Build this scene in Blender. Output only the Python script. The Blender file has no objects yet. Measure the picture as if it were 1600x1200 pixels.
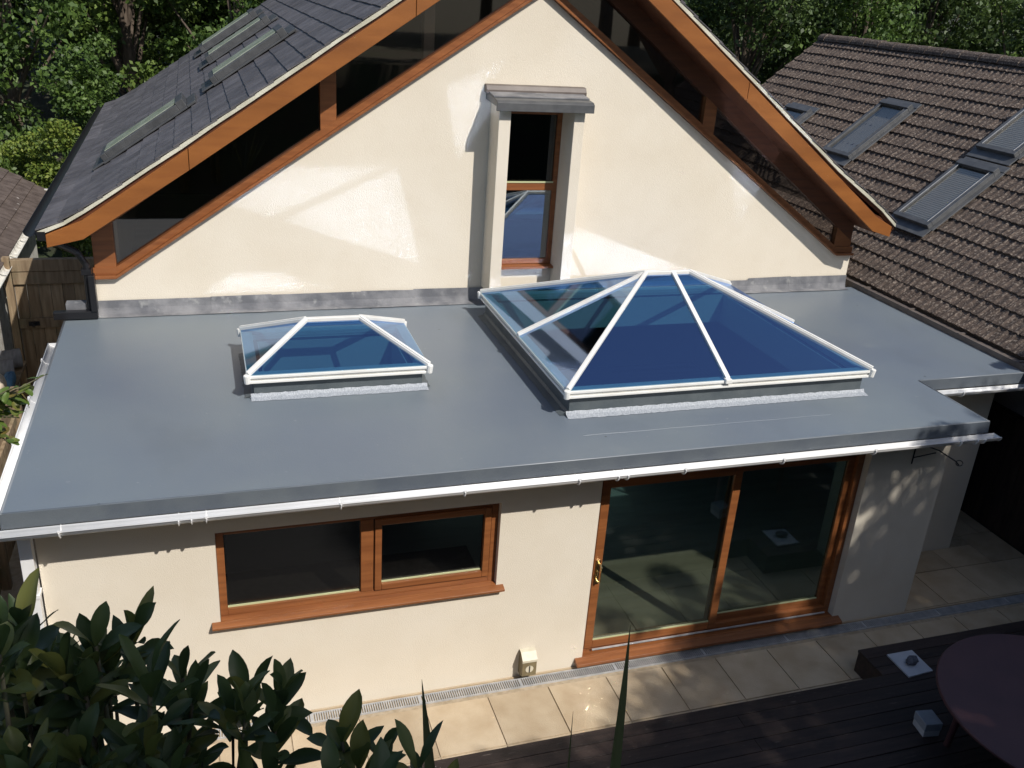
import bpy, math, random
import numpy as np
from mathutils import Vector, Matrix
rnd = random.Random(7)
nr = np.random.default_rng(5)
sc = bpy.context.scene
COL = sc.collection

# ---------------------------------------------------------------- camera
cam = bpy.data.objects.new('camera', bpy.data.cameras.new('camera'))
COL.objects.link(cam)
cam.data.lens = 32.8175
cam.data.sensor_width = 36
cam.data.clip_start = 0.05
cam.data.clip_end = 2000
RR = [[0.95064551, 0.30388190, 0.06268101], [-0.30314823, 0.86658719, 0.39639348], [0.06613824, -0.39583132, 0.91593848]]
cam.matrix_world = Matrix(((RR[0][0], RR[0][2], -RR[0][1], -3.09866),
                           (RR[1][0], RR[1][2], -RR[1][1], -6.72334),
                           (RR[2][0], RR[2][2], -RR[2][1], 6.18695), (0, 0, 0, 1)))
sc.camera = cam

# ---------------------------------------------------------------- light
SUN = Vector((0.47, -1.0, 1.15)).normalized()
w = bpy.data.worlds.new('World')
sc.world = w
w.use_nodes = True
wn = w.node_tree
sky = wn.nodes.new('ShaderNodeTexSky')
sky.sky_type = 'NISHITA'
sky.sun_disc = False
sky.sun_elevation = math.asin(SUN.z)
sky.sun_rotation = math.atan2(SUN.x, SUN.y)
wn.links.new(sky.outputs[0], wn.nodes['Background'].inputs[0])
wn.nodes['Background'].inputs[1].default_value = 0.115
sl = bpy.data.lights.new('sun', 'SUN')
sl.energy = 4.2
sl.angle = math.radians(0.53)
sl.color = (1.0, 0.95, 0.88)
so = bpy.data.objects.new('sun', sl)
so.rotation_euler = (-SUN).to_track_quat('-Z', 'Y').to_euler()
so.location = (5, -10, 14)
COL.objects.link(so)
sc.view_settings.view_transform = 'Standard'
sc.view_settings.look = 'None'
sc.view_settings.exposure = 0.08
sc.view_settings.gamma = 1.0
sc.view_settings.use_curve_mapping = False
cy = sc.cycles
cy.blur_glossy = 0.0
cy.sample_clamp_indirect = 0.0
cy.use_guiding = True
cy.guiding_training_samples = 96
cy.max_bounces = 8
cy.diffuse_bounces = 3
cy.glossy_bounces = 4
cy.transparent_max_bounces = 24
cy.use_denoising = True

# ---------------------------------------------------------------- helpers
def base(root):
    v = Vector((0, 0, 0))
    while root is not None:
        v = v + root.location
        root = root.parent
    return v

class MB:
    """collects shapes in world coordinates, then links them as one mesh object"""
    def __init__(s):
        s.v = []; s.f = []
    def add(s, vs, fs):
        n = len(s.v)
        s.v.extend([tuple(q) for q in vs])
        s.f.extend([tuple(i + n for i in q) for q in fs])
        return s
    def box(s, x0, x1, y0, y1, z0, z1):
        vs = [(x0, y0, z0), (x1, y0, z0), (x1, y1, z0), (x0, y1, z0), (x0, y0, z1), (x1, y0, z1), (x1, y1, z1), (x0, y1, z1)]
        return s.add(vs, [(0, 3, 2, 1), (4, 5, 6, 7), (0, 1, 5, 4), (1, 2, 6, 5), (2, 3, 7, 6), (3, 0, 4, 7)])
    def prism_y(s, poly, y0, y1):      # poly: (x, z) outline
        n = len(poly)
        vs = [(x, y0, z) for x, z in poly] + [(x, y1, z) for x, z in poly]
        fs = [tuple(range(n)), tuple(range(2 * n - 1, n - 1, -1))]
        fs += [(i, i + n, (i + 1) % n + n, (i + 1) % n) for i in range(n)]
        return s.add(vs, fs)
    def prism_x(s, poly, x0, x1):      # poly: (y, z) outline
        n = len(poly)
        vs = [(x0, y, z) for y, z in poly] + [(x1, y, z) for y, z in poly]
        fs = [tuple(range(n)), tuple(range(2 * n - 1, n - 1, -1))]
        fs += [(i, i + n, (i + 1) % n + n, (i + 1) % n) for i in range(n)]
        return s.add(vs, fs)
    def beam(s, a, b, wd, ht, up=(0, 0, 1), lift=0.0):
        a = Vector(a); b = Vector(b); d = (b - a).normalized()
        sd = d.cross(Vector(up)).normalized(); u = sd.cross(d).normalized()
        o = u * lift
        vs = []
        for p in (a, b):
            for cx, cz in ((-1, -1), (1, -1), (1, 1), (-1, 1)):
                vs.append(p + o + sd * (cx * wd / 2) + u * (cz * ht / 2))
        return s.add(vs, [(0, 1, 2, 3), (7, 6, 5, 4), (0, 4, 5, 1), (1, 5, 6, 2), (2, 6, 7, 3), (3, 7, 4, 0)])
    def tube(s, pts, rad, n=10, caps=True):
        pts = [Vector(p) for p in pts]
        if not hasattr(rad, '__len__'): rad = [rad] * len(pts)
        vs = []; fs = []
        up = Vector((0, 0, 1))
        for i, p in enumerate(pts):
            d = (pts[min(i + 1, len(pts) - 1)] - pts[max(i - 1, 0)]).normalized()
            a = d.cross(up)
            if a.length < 0.05: a = d.cross(Vector((1, 0, 0)))
            a.normalize(); b = d.cross(a)
            for k in range(n):
                t = 2 * math.pi * k / n
                vs.append(p + (a * math.cos(t) + b * math.sin(t)) * rad[i])
        for i in range(len(pts) - 1):
            for k in range(n):
                fs.append((i * n + k, i * n + (k + 1) % n, (i + 1) * n + (k + 1) % n, (i + 1) * n + k))
        if caps:
            fs.append(tuple(range(n - 1, -1, -1)))
            fs.append(tuple((len(pts) - 1) * n + k for k in range(n)))
        return s.add(vs, fs)
    def lathe(s, cx, cy_, prof, n=48):
        vs = []; fs = []
        for r, z in prof:
            for k in range(n):
                t = 2 * math.pi * k / n
                vs.append((cx + r * math.cos(t), cy_ + r * math.sin(t), z))
        for i in range(len(prof) - 1):
            for k in range(n):
                fs.append((i * n + k, i * n + (k + 1) % n, (i + 1) * n + (k + 1) % n, (i + 1) * n + k))
        fs.append(tuple(range(n - 1, -1, -1)))
        fs.append(tuple((len(prof) - 1) * n + k for k in range(n)))
        return s.add(vs, fs)
    def gutter(s, a, b, r, out):       # half round channel from a to b, hung below the line, out = outward dir
        a = Vector(a); b = Vector(b); out = Vector(out)
        n = 10; vs = []; fs = []
        for p in (a, b):
            for rr in (r, r - 0.006):
                for k in range(n + 1):
                    t = math.pi * k / n
                    vs.append(p + out * (math.cos(t) * rr) + Vector((0, 0, -math.sin(t) * rr)))
        m = n + 1
        for k in range(n):
            fs.append((k, k + 1, 2 * m + k + 1, 2 * m + k))
            fs.append((m + k + 1, m + k, 3 * m + k, 3 * m + k + 1))
            fs.append((k + 1, k, m + k, m + k + 1)); fs.append((2 * m + k, 2 * m + k + 1, 3 * m + k + 1, 3 * m + k))
        for k in (0, n):
            fs.append((k, m + k, 3 * m + k, 2 * m + k))
        return s.add(vs, fs)
    def build(s, name, mat, parent=None, bevel=0.0, smooth=False, seg=2):
        o0 = base(parent)
        me = bpy.data.meshes.new(name)
        me.from_pydata([(x - o0.x, y - o0.y, z - o0.z) for x, y, z in s.v], [], s.f)
        me.update()
        me.materials.append(mat)
        if smooth:
            me.polygons.foreach_set('use_smooth', [True] * len(me.polygons))
        o = bpy.data.objects.new(name, me)
        COL.objects.link(o)
        if parent is not None: o.parent = parent
        if bevel > 0:
            m = o.modifiers.new('bevel', 'BEVEL'); m.width = bevel; m.segments = seg; m.limit_method = 'ANGLE'
            m.angle_limit = math.radians(40)
            if not smooth: m.harden_normals = False
        return o

def tag(o, label=None, cat=None, group=None, kind=None):
    if label: o['label'] = label
    if cat: o['category'] = cat
    if group: o['group'] = group
    if kind: o['kind'] = kind
    return o
def thing(name, label, cat, loc, group=None):
    o = bpy.data.objects.new(name, None)
    o.empty_display_size = 0.2
    o.location = loc
    COL.objects.link(o)
    return tag(o, label, cat, group)
def copy_tree(o, parent=None):
    c = o.copy(); COL.objects.link(c); c.parent = parent
    for ch in list(o.children): copy_tree(ch, c)
    return c

# ---------------------------------------------------------------- materials
def mat(name, col, rough=0.6, col2=None, scale=6.0, bump=0.0, bscale=60.0, spec=0.5, metal=0.0, detail=6, stretch=None, lo=0.35, hi=0.65, coat=0.0, rvar=0.0):
    m = bpy.data.materials.new(name); m.use_nodes = True
    nt = m.node_tree; b = nt.nodes['Principled BSDF']
    b.inputs['Base Color'].default_value = (*col, 1)
    b.inputs['Roughness'].default_value = rough
    b.inputs['Specular IOR Level'].default_value = spec
    b.inputs['Metallic'].default_value = metal
    b.inputs['Coat Weight'].default_value = coat
    tc = nt.nodes.new('ShaderNodeTexCoord')
    mp = nt.nodes.new('ShaderNodeMapping')
    nt.links.new(tc.outputs['Object'], mp.inputs[0])
    if stretch: mp.inputs['Scale'].default_value = stretch
    if col2:
        n = nt.nodes.new('ShaderNodeTexNoise'); n.inputs['Scale'].default_value = scale; n.inputs['Detail'].default_value = detail
        nt.links.new(mp.outputs[0], n.inputs['Vector'])
        r = nt.nodes.new('ShaderNodeValToRGB')
        r.color_ramp.elements[0].position = lo; r.color_ramp.elements[0].color = (*col, 1)
        r.color_ramp.elements[1].position = hi; r.color_ramp.elements[1].color = (*col2, 1)
        nt.links.new(n.outputs['Fac'], r.inputs[0]); nt.links.new(r.outputs[0], b.inputs['Base Color'])
        m['_ramp'] = r.name
        if rvar:
            mr = nt.nodes.new('ShaderNodeMapRange'); mr.inputs['To Min'].default_value = rough - rvar; mr.inputs['To Max'].default_value = rough + rvar
            nt.links.new(n.outputs['Fac'], mr.inputs[0]); nt.links.new(mr.outputs[0], b.inputs['Roughness'])
    if bump:
        n2 = nt.nodes.new('ShaderNodeTexNoise'); n2.inputs['Scale'].default_value = bscale; n2.inputs['Detail'].default_value = 5
        nt.links.new(mp.outputs[0], n2.inputs['Vector'])
        bp = nt.nodes.new('ShaderNodeBump'); bp.inputs['Strength'].default_value = bump; bp.inputs['Distance'].default_value = 0.01
        nt.links.new(n2.outputs['Fac'], bp.inputs['Height']); nt.links.new(bp.outputs[0], b.inputs['Normal'])
    return m
def overlay(m, col, scale, lo, hi, amount=1.0, stretch=None, detail=4, kind='noise'):
    """second colour layer over whatever feeds Base Color"""
    nt = m.node_tree; b = nt.nodes['Principled BSDF']
    tc = nt.nodes.new('ShaderNodeTexCoord'); mp = nt.nodes.new('ShaderNodeMapping')
    nt.links.new(tc.outputs['Object'], mp.inputs[0])
    if stretch: mp.inputs['Scale'].default_value = stretch
    if kind == 'noise':
        n = nt.nodes.new('ShaderNodeTexNoise'); n.inputs['Detail'].default_value = detail; out = n.outputs['Fac']
    else:
        n = nt.nodes.new('ShaderNodeTexVoronoi'); out = n.outputs['Distance']
    n.inputs['Scale'].default_value = scale
    nt.links.new(mp.outputs[0], n.inputs['Vector'])
    mr = nt.nodes.new('ShaderNodeMapRange'); mr.inputs['From Min'].default_value = lo; mr.inputs['From Max'].default_value = hi
    mr.inputs['To Max'].default_value = amount
    nt.links.new(out, mr.inputs[0])
    mx = nt.nodes.new('ShaderNodeMix'); mx.data_type = 'RGBA'
    mx.inputs[7].default_value = (*col, 1)
    src = b.inputs['Base Color']
    if src.is_linked: nt.links.new(src.links[0].from_socket, mx.inputs[6])
    else: mx.inputs[6].default_value = src.default_value
    nt.links.new(mr.outputs[0], mx.inputs[0]); nt.links.new(mx.outputs[2], src)
    return m
def island(m, amt=0.25):
    """brightness differs from board to board / slab to slab"""
    nt = m.node_tree; b = nt.nodes['Principled BSDF']
    g = nt.nodes.new('ShaderNodeNewGeometry')
    mr = nt.nodes.new('ShaderNodeMapRange'); mr.inputs['To Min'].default_value = 1 - amt; mr.inputs['To Max'].default_value = 1 + amt
    nt.links.new(g.outputs['Random Per Island'], mr.inputs[0])
    h = nt.nodes.new('ShaderNodeHueSaturation')
    src = b.inputs['Base Color']
    if src.is_linked: nt.links.new(src.links[0].from_socket, h.inputs['Color'])
    else: h.inputs['Color'].default_value = src.default_value
    nt.links.new(mr.outputs[0], h.inputs['Value']); nt.links.new(h.outputs[0], src)
    return m
def glass(name, tint, refl, base_r, rough=0.0, fres=1.0):
    m = bpy.data.materials.new(name); m.use_nodes = True
    nt = m.node_tree
    for n in list(nt.nodes):
        if n.type != 'OUTPUT_MATERIAL': nt.nodes.remove(n)
    out = [n for n in nt.nodes if n.type == 'OUTPUT_MATERIAL'][0]
    tr = nt.nodes.new('ShaderNodeBsdfTransparent'); tr.inputs[0].default_value = (*tint, 1)
    gl = nt.nodes.new('ShaderNodeBsdfGlossy'); gl.inputs['Color'].default_value = (*refl, 1); gl.inputs['Roughness'].default_value = rough
    fr = nt.nodes.new('ShaderNodeFresnel')
    gm = nt.nodes.new('ShaderNodeNewGeometry'); io = nt.nodes.new('ShaderNodeMapRange')   # same reflectance from both sides of the sheet
    io.inputs['To Min'].default_value = 1.5; io.inputs['To Max'].default_value = 1 / 1.5
    nt.links.new(gm.outputs['Backfacing'], io.inputs[0]); nt.links.new(io.outputs[0], fr.inputs['IOR'])
    ma = nt.nodes.new('ShaderNodeMath'); ma.operation = 'MULTIPLY_ADD'; ma.use_clamp = True
    ma.inputs[1].default_value = fres; ma.inputs[2].default_value = base_r
    nt.links.new(fr.outputs[0], ma.inputs[0])
    mx = nt.nodes.new('ShaderNodeMixShader')
    nt.links.new(ma.outputs[0], mx.inputs[0]); nt.links.new(tr.outputs[0], mx.inputs[1]); nt.links.new(gl.outputs[0], mx.inputs[2])
    nt.links.new(mx.outputs[0], out.inputs[0])
    return m

M = {}
M['render'] = mat('render', (0.715, 0.645, 0.530), 0.85, (0.755, 0.69, 0.58), 1.1, 0.35, 110, spec=0.2)
overlay(M['render'], (0.50, 0.42, 0.31), 0.7, 0.62, 0.80, 0.35, stretch=(1, 1, 0.5))
overlay(M['render'], (0.22, 0.18, 0.13), 1.9, 0.018, 0.011, 0.7, kind='v')
overlay(M['render'], (0.62, 0.54, 0.42), 3.2, 0.5, 0.75, 0.18, detail=9)
M['membrane'] = mat('membrane', (0.138, 0.166, 0.205), 0.38, (0.182, 0.212, 0.228), 0.55, 0.14, 90, spec=0.6, rvar=0.08, lo=0.3, hi=0.7)
overlay(M['membrane'], (0.22, 0.24, 0.25), 2.3, 0.66, 0.80, 0.35)
overlay(M['membrane'], (0.36, 0.37, 0.37), 22, 0.70, 0.78, 0.35)
overlay(M['membrane'], (0.09, 0.105, 0.115), 1.3, 0.60, 0.75, 0.2, stretch=(1, 0.6, 1))
overlay(M['membrane'], (0.04, 0.04, 0.04), 2.1, 0.035, 0.02, 0.9, kind='v')
M['membrane_edge'] = mat('membrane_edge', (0.080, 0.095, 0.115), 0.45, (0.11, 0.126, 0.140), 3, 0.2, 90)
M['bead_highlight'] = mat('bead_highlight', (0.22, 0.24, 0.26), 0.35, (0.15, 0.17, 0.19), 3)  # pale tone painted as the highlight line of the roof edge
M['slate_glass_painted'] = mat('slate_glass_painted', (0.26, 0.30, 0.235), 0.25, (0.36, 0.40, 0.33), 5, lo=0.4, hi=0.6)  # opaque; pale green paints in the reflection on the roof windows
M['slate_frame'] = mat('slate_frame', (0.045, 0.047, 0.05), 0.5, (0.07, 0.072, 0.075), 8)
M['kerb'] = mat('kerb', (0.075, 0.092, 0.102), 0.5, (0.105, 0.122, 0.13), 4, 0.25, 80)
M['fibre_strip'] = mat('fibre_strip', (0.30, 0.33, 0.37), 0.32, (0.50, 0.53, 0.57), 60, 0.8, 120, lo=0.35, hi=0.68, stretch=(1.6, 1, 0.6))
M['lead'] = mat('lead', (0.15, 0.155, 0.17), 0.5, (0.29, 0.29, 0.30), 5, 0.3, 30, metal=0.2, detail=9)
overlay(M['lead'], (0.50, 0.50, 0.48), 9, 0.60, 0.75, 0.5)
M['upvc'] = mat('upvc', (0.80, 0.80, 0.80), 0.32, (0.72, 0.72, 0.71), 3, 0.0, 50)
M['aluminium'] = mat('aluminium', (0.80, 0.80, 0.77), 0.38, (0.74, 0.73, 0.69), 4)
M['wood'] = mat('wood', (0.205, 0.070, 0.022), 0.42, (0.29, 0.106, 0.034), 4, 0.12, 70, stretch=(0.35, 6, 6), coat=0.15)
overlay(M['wood'], (0.16, 0.05, 0.015), 9, 0.56, 0.78, 0.5, stretch=(0.2, 5, 5))
M['barge'] = mat('barge', (0.215, 0.072, 0.014), 0.5, (0.29, 0.102, 0.021), 2.5, 0.15, 60, stretch=(0.5, 4, 2.0))
overlay(M['barge'], (0.20, 0.06, 0.012), 6, 0.55, 0.8, 0.5, stretch=(0.4, 4, 3))
overlay(M['barge'], (0.75, 0.6, 0.45), 30, 0.77, 0.80, 0.7, stretch=(1, 1, 1))
M['timber_dark_and_shade'] = mat('timber_dark_and_shade', (0.075, 0.024, 0.010), 0.5, (0.12, 0.038, 0.014), 5, 0.1, 60, stretch=(0.4, 4, 4))  # own tone of soffit and boards; on the right top rail painted shade
M['spacer'] = mat('spacer', (0.50, 0.52, 0.30), 0.4)
M['black'] = mat('black', (0.012, 0.012, 0.014), 0.35)
M['slate'] = mat('slate', (0.072, 0.067, 0.072), 0.65, (0.115, 0.108, 0.113), 5.0, 0.7, 45, detail=8)
island(M['slate'], 0.20)
overlay(M['slate'], (0.17, 0.165, 0.15), 14, 0.62, 0.8, 0.5)
M['mortar'] = mat('mortar', (0.46, 0.44, 0.34), 0.9, (0.62, 0.60, 0.49), 5, 0.4, 60)
M['tile'] = mat('tile', (0.050, 0.034, 0.026), 0.85, (0.100, 0.072, 0.056), 14, 0.6, 90, detail=10)
overlay(M['tile'], (0.29, 0.24, 0.195), 40, 0.53, 0.64, 0.8, detail=10)
overlay(M['tile'], (0.03, 0.024, 0.022), 1.6, 0.56, 0.8, 0.6)
M['garage_tile'] = mat('garage_tile', (0.075, 0.055, 0.045), 0.85, (0.13, 0.10, 0.085), 6, 0.5, 60, detail=9)
overlay(M['garage_tile'], (0.5, 0.46, 0.42), 7, 0.70, 0.76, 0.8)
M['grey_frame'] = mat('grey_frame', (0.075, 0.078, 0.082), 0.4, (0.11, 0.112, 0.115), 8)
M['grey_wall'] = mat('grey_wall', (0.42, 0.40, 0.42), 0.8, (0.5, 0.48, 0.5), 2, 0.2, 50)
M['brown_gutter'] = mat('brown_gutter', (0.10, 0.080, 0.070), 0.5, (0.15, 0.125, 0.11), 4)
M['paving'] = mat('paving', (0.43, 0.33, 0.215), 0.8, (0.53, 0.43, 0.30), 3.2, 0.3, 80, detail=10)
island(M['paving'], 0.10)
overlay(M['paving'], (0.24, 0.18, 0.12), 2.1, 0.60, 0.78, 0.45)
M['joint'] = mat('joint', (0.34, 0.27, 0.18), 0.95, (0.44, 0.36, 0.26), 20, 0.3, 90)
M['deck'] = mat('deck', (0.020, 0.013, 0.011), 0.6, (0.038, 0.024, 0.020), 5, 0.35, 60, stretch=(0.3, 5, 5), detail=10)
island(M['deck'], 0.3)
overlay(M['deck'], (0.17, 0.14, 0.12), 17, 0.66, 0.76, 0.6, stretch=(0.5, 3, 3))
M['fence_old'] = mat('fence_old', (0.21, 0.145, 0.085), 0.85, (0.36, 0.27, 0.17), 4, 0.5, 50, stretch=(5, 5, 0.5), detail=9)
island(M['fence_old'], 0.25)
overlay(M['fence_old'], (0.16, 0.17, 0.10), 3, 0.55, 0.75, 0.6)
M['fence_dark'] = mat('fence_dark', (0.030, 0.020, 0.016), 0.8, (0.055, 0.036, 0.028), 5, 0.4, 50, stretch=(5, 5, 0.5))
island(M['fence_dark'], 0.25)
M['soil'] = mat('soil', (0.030, 0.026, 0.016), 0.95, (0.028, 0.040, 0.014), 1.5, 0.6, 20)
M['trunk'] = mat('trunk', (0.07, 0.05, 0.036), 0.9, (0.13, 0.10, 0.075), 6, 0.7, 30, stretch=(3, 3, 0.6))
M['stem'] = mat('stem', (0.07, 0.055, 0.035), 0.7, (0.10, 0.10, 0.05), 9)
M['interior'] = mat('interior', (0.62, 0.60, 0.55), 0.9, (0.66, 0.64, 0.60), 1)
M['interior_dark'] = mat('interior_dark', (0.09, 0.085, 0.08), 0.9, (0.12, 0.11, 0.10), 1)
M['floor'] = mat('floor', (0.38, 0.34, 0.28), 0.4, (0.46, 0.41, 0.34), 2, stretch=(0.5, 4, 1))
M['cupboard'] = mat('cupboard', (0.45, 0.43, 0.40), 0.4, (0.5, 0.48, 0.45), 2)
M['worktop'] = mat('worktop', (0.10, 0.10, 0.10), 0.25, (0.15, 0.15, 0.15), 20)
M['brass'] = mat('brass', (0.75, 0.62, 0.34), 0.25, (0.62, 0.5, 0.28), 20, metal=1.0)
M['steel'] = mat('steel', (0.36, 0.37, 0.38), 0.5, (0.50, 0.50, 0.50), 12, metal=0.1)
M['cover'] = mat('cover', (0.17, 0.135, 0.075), 0.5, (0.22, 0.18, 0.10), 15)
M['cover_pale'] = mat('cover_pale', (0.66, 0.62, 0.5), 0.5, (0.58, 0.54, 0.42), 15)
M['iron'] = mat('iron', (0.014, 0.014, 0.016), 0.5)
M['table'] = mat('table', (0.062, 0.025, 0.027), 0.5, (0.080, 0.032, 0.033), 3, 0.1, 60)
M['pale_board'] = mat('pale_board', (0.50, 0.52, 0.56), 0.6, (0.42, 0.44, 0.48), 6)
M['stone'] = mat('stone', (0.05, 0.055, 0.07), 0.5, (0.10, 0.105, 0.13), 14, 0.8, 30)
M['box_grey'] = mat('box_grey', (0.30, 0.32, 0.36), 0.7, (0.24, 0.26, 0.29), 8)
M['box_white'] = mat('box_white', (0.52, 0.52, 0.54), 0.7, (0.44, 0.44, 0.46), 8)
M['felt'] = mat('felt', (0.33, 0.33, 0.33), 0.9, (0.24, 0.24, 0.245), 9, 0.5, 40, stretch=(3, 1, 1))
M['sack'] = mat('sack', (0.62, 0.54, 0.42), 0.85, (0.50, 0.42, 0.32), 7, 0.7, 25)
M['blue_sheet'] = mat('blue_sheet', (0.06, 0.17, 0.32), 0.5, (0.12, 0.27, 0.42), 9, 0.6, 25)
M['white_paint'] = mat('white_paint', (0.72, 0.70, 0.64), 0.6, (0.45, 0.42, 0.36), 9, 0.3, 60, lo=0.5, hi=0.72)
M['glass_roof'] = glass('glass_roof', (0.26, 0.50, 0.60), (0.46, 0.62, 1.0), 0.38, 0.055, 0.9)
M['glass_win'] = glass('glass_win', (0.66, 0.70, 0.66), (0.92, 1, 0.95), 0.08, 0.0, 1.2)
M['glass_dark'] = glass('glass_dark', (0.45, 0.44, 0.42), (0.9, 0.95, 1), 0.05, 0.0, 1.0)
M['glass_gable'] = glass('glass_gable', (0.5, 0.46, 0.42), (1.0, 0.88, 0.78), 0.15, 0.02, 1.0)
M['glass_kitchen'] = glass('glass_kitchen', (0.45, 0.44, 0.42), (0.9, 0.95, 1), 0.03, 0.14, 1.0)
M['glass_dusty'] = glass('glass_dusty', (0.66, 0.70, 0.68), (0.62, 0.66, 0.58), 0.25, 0.32, 1.0)
M['glass_tile'] = glass('glass_tile', (0.84, 0.84, 0.83), (0.80, 0.78, 0.74), 0.12, 0.05, 1.0)
M['glass_velux'] = glass('glass_velux', (0.62, 0.68, 0.68), (0.85, 0.93, 1), 0.25, 0.02, 1.3)
def leafmat(name, c1, c2, c3, rough=0.55, trans=0.25):
    m = bpy.data.materials.new(name); m.use_nodes = True
    nt = m.node_tree; b = nt.nodes['Principled BSDF']; out = [n for n in nt.nodes if n.type == 'OUTPUT_MATERIAL'][0]
    g = nt.nodes.new('ShaderNodeNewGeometry'); r = nt.nodes.new('ShaderNodeValToRGB')
    r.color_ramp.elements[0].color = (*c1, 1); r.color_ramp.elements[1].color = (*c3, 1)
    e = r.color_ramp.elements.new(0.55); e.color = (*c2, 1)
    nt.links.new(g.outputs['Random Per Island'], r.inputs[0])
    nt.links.new(r.outputs[0], b.inputs['Base Color'])
    b.inputs['Roughness'].default_value = rough
    t = nt.nodes.new('ShaderNodeBsdfTranslucent'); nt.links.new(r.outputs[0], t.inputs[0])
    mx = nt.nodes.new('ShaderNodeMixShader'); mx.inputs[0].default_value = trans
    nt.links.new(b.outputs[0], mx.inputs[1]); nt.links.new(t.outputs[0], mx.inputs[2]); nt.links.new(mx.outputs[0], out.inputs[0])
    return m
M['leaf_a'] = leafmat('leaf_a', (0.036, 0.070, 0.014), (0.075, 0.135, 0.024), (0.135, 0.21, 0.042))
M['leaf_b'] = leafmat('leaf_b', (0.050, 0.088, 0.016), (0.095, 0.155, 0.027), (0.17, 0.24, 0.05))
M['leaf_c'] = leafmat('leaf_c', (0.034, 0.058, 0.016), (0.062, 0.105, 0.026), (0.11, 0.165, 0.040))
M['leaf_yellow'] = leafmat('leaf_yellow', (0.08, 0.13, 0.018), (0.15, 0.21, 0.030), (0.24, 0.28, 0.05))
M['leaf_front'] = leafmat('leaf_front', (0.036, 0.062, 0.022), (0.070, 0.105, 0.032), (0.16, 0.165, 0.04), 0.42, 0.3)
M['leaf_spike'] = leafmat('leaf_spike', (0.04, 0.055, 0.022), (0.05, 0.065, 0.028), (0.06, 0.07, 0.03), 0.5, 0.1)
M['leaf_fresh'] = leafmat('leaf_fresh', (0.07, 0.12, 0.02), (0.13, 0.20, 0.035), (0.20, 0.14, 0.04), 0.45, 0.3)

# ================================================================ dimensions
D = 3.849; ZR = 2.52
XL, XR = -4.4546, 4.10

# ================================================================ ground
g = MB()
def gz(x, y):
    b = 0.0
    if y < -3.75: b = min(4.35, (-3.75 - y) * 1.55)
    if y > 15: b = (y - 15) * 0.10 + 1.2 * math.sin(x * 0.13 + y * 0.09) * min(1, (y - 15) / 20)
    return b - 0.02
xs = [-400, -200, -100, -60, -40, -25, -18, -12, -9, -7, -5, -3, -1, 1, 3, 5, 7, 9, 12, 18, 25, 40, 60, 100, 200, 400]
ys = [-400, -150, -60, -30, -18, -12, -9, -7.5, -6.6, -6.0, -5.3, -4.6, -4.1, -3.75, -3.6, 0, 5, 10, 15, 18, 22, 28, 36, 50, 70, 110, 200, 400, 700]
vs = [(x, y, gz(x, y)) for y in ys for x in xs]
nx = len(xs)
g.add(vs, [(j * nx + i, j * nx + i + 1, (j + 1) * nx + i + 1, (j + 1) * nx + i) for j in range(len(ys) - 1) for i in range(nx - 1)])
tag(g.build('ground', M['soil'], smooth=True), kind='structure')

# patio: slabs over a mortar bed
pm = MB(); pj = MB()
pj.box(-5.2, 6.45, -1.3, 3.6, -0.06, -0.012)
rows = [(-1.44, -0.83), (-0.82, -0.205)]
y = 0.0
x0 = -5.07
for (ya, yb) in rows:
    x = -5.06 + (0.0 if ya < -1 else 0.0)
    k = 0
    while x < 6.4:
        j = rnd.uniform(-0.002, 0.002)
        pm.box(x + 0.004, min(x + 0.60, 6.45) - 0.004, ya, yb - 0.008, -0.04, 0.0 + j)
        x += 0.604
pm.box(XL - 0.1, 6.45, -0.022, -0.004, -0.04, 0.004)
yy = 0.0
while yy < 3.2:
    x = 4.12 if yy < 0.9 else 5.66
    step = 0.60
    xx = x
    while xx < 6.4:
        if True:
            pm.box(xx + 0.005, min(xx + step, 6.45) - 0.005, yy + 0.012, min(yy + step, 0.995 if xx < 5.6 else 9) - 0.005, -0.04, rnd.uniform(-0.003, 0.003))
        xx += step
    yy += 0.60
# alley paving on the left
yy = -0.9
pj.box(-6.4, -4.5, -1.28, 7.2, -0.08, -0.014)
pm_o = pm.build('patio', M['paving']); tag(pm_o, kind='structure')
pj_o = pj.build('patio_bed', M['joint']); tag(pj_o, kind='structure')

# drain channel
dr = thing('drain_channel', 'grey slotted drain channel running along the foot of the cream wall', 'drain', (0.8, -0.1, 0))
a = MB(); a.box(-4.45, 6.45, -0.158, -0.150, -0.03, 0.004); a.box(-4.45, 6.45, -0.048, -0.040, -0.03, 0.004)
a.build('channel_edge', M['steel'], dr)
a = MB(); a.box(-4.45, 6.45, -0.149, -0.049, -0.09, -0.07)
a.build('channel_bed', M['black'], dr)
a = MB(); x = -4.44; k = 0
while x < 6.44:
    a.box(x, x + 0.0095, -0.149, -0.049, -0.018, 0.001)
    if k % 46 == 0: a.box(x + 0.0095, x + 0.0215, -0.149, -0.049, -0.018, 0.0005)
    x += 0.0215; k += 1
a.build('grate', M['steel'], dr)

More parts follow.
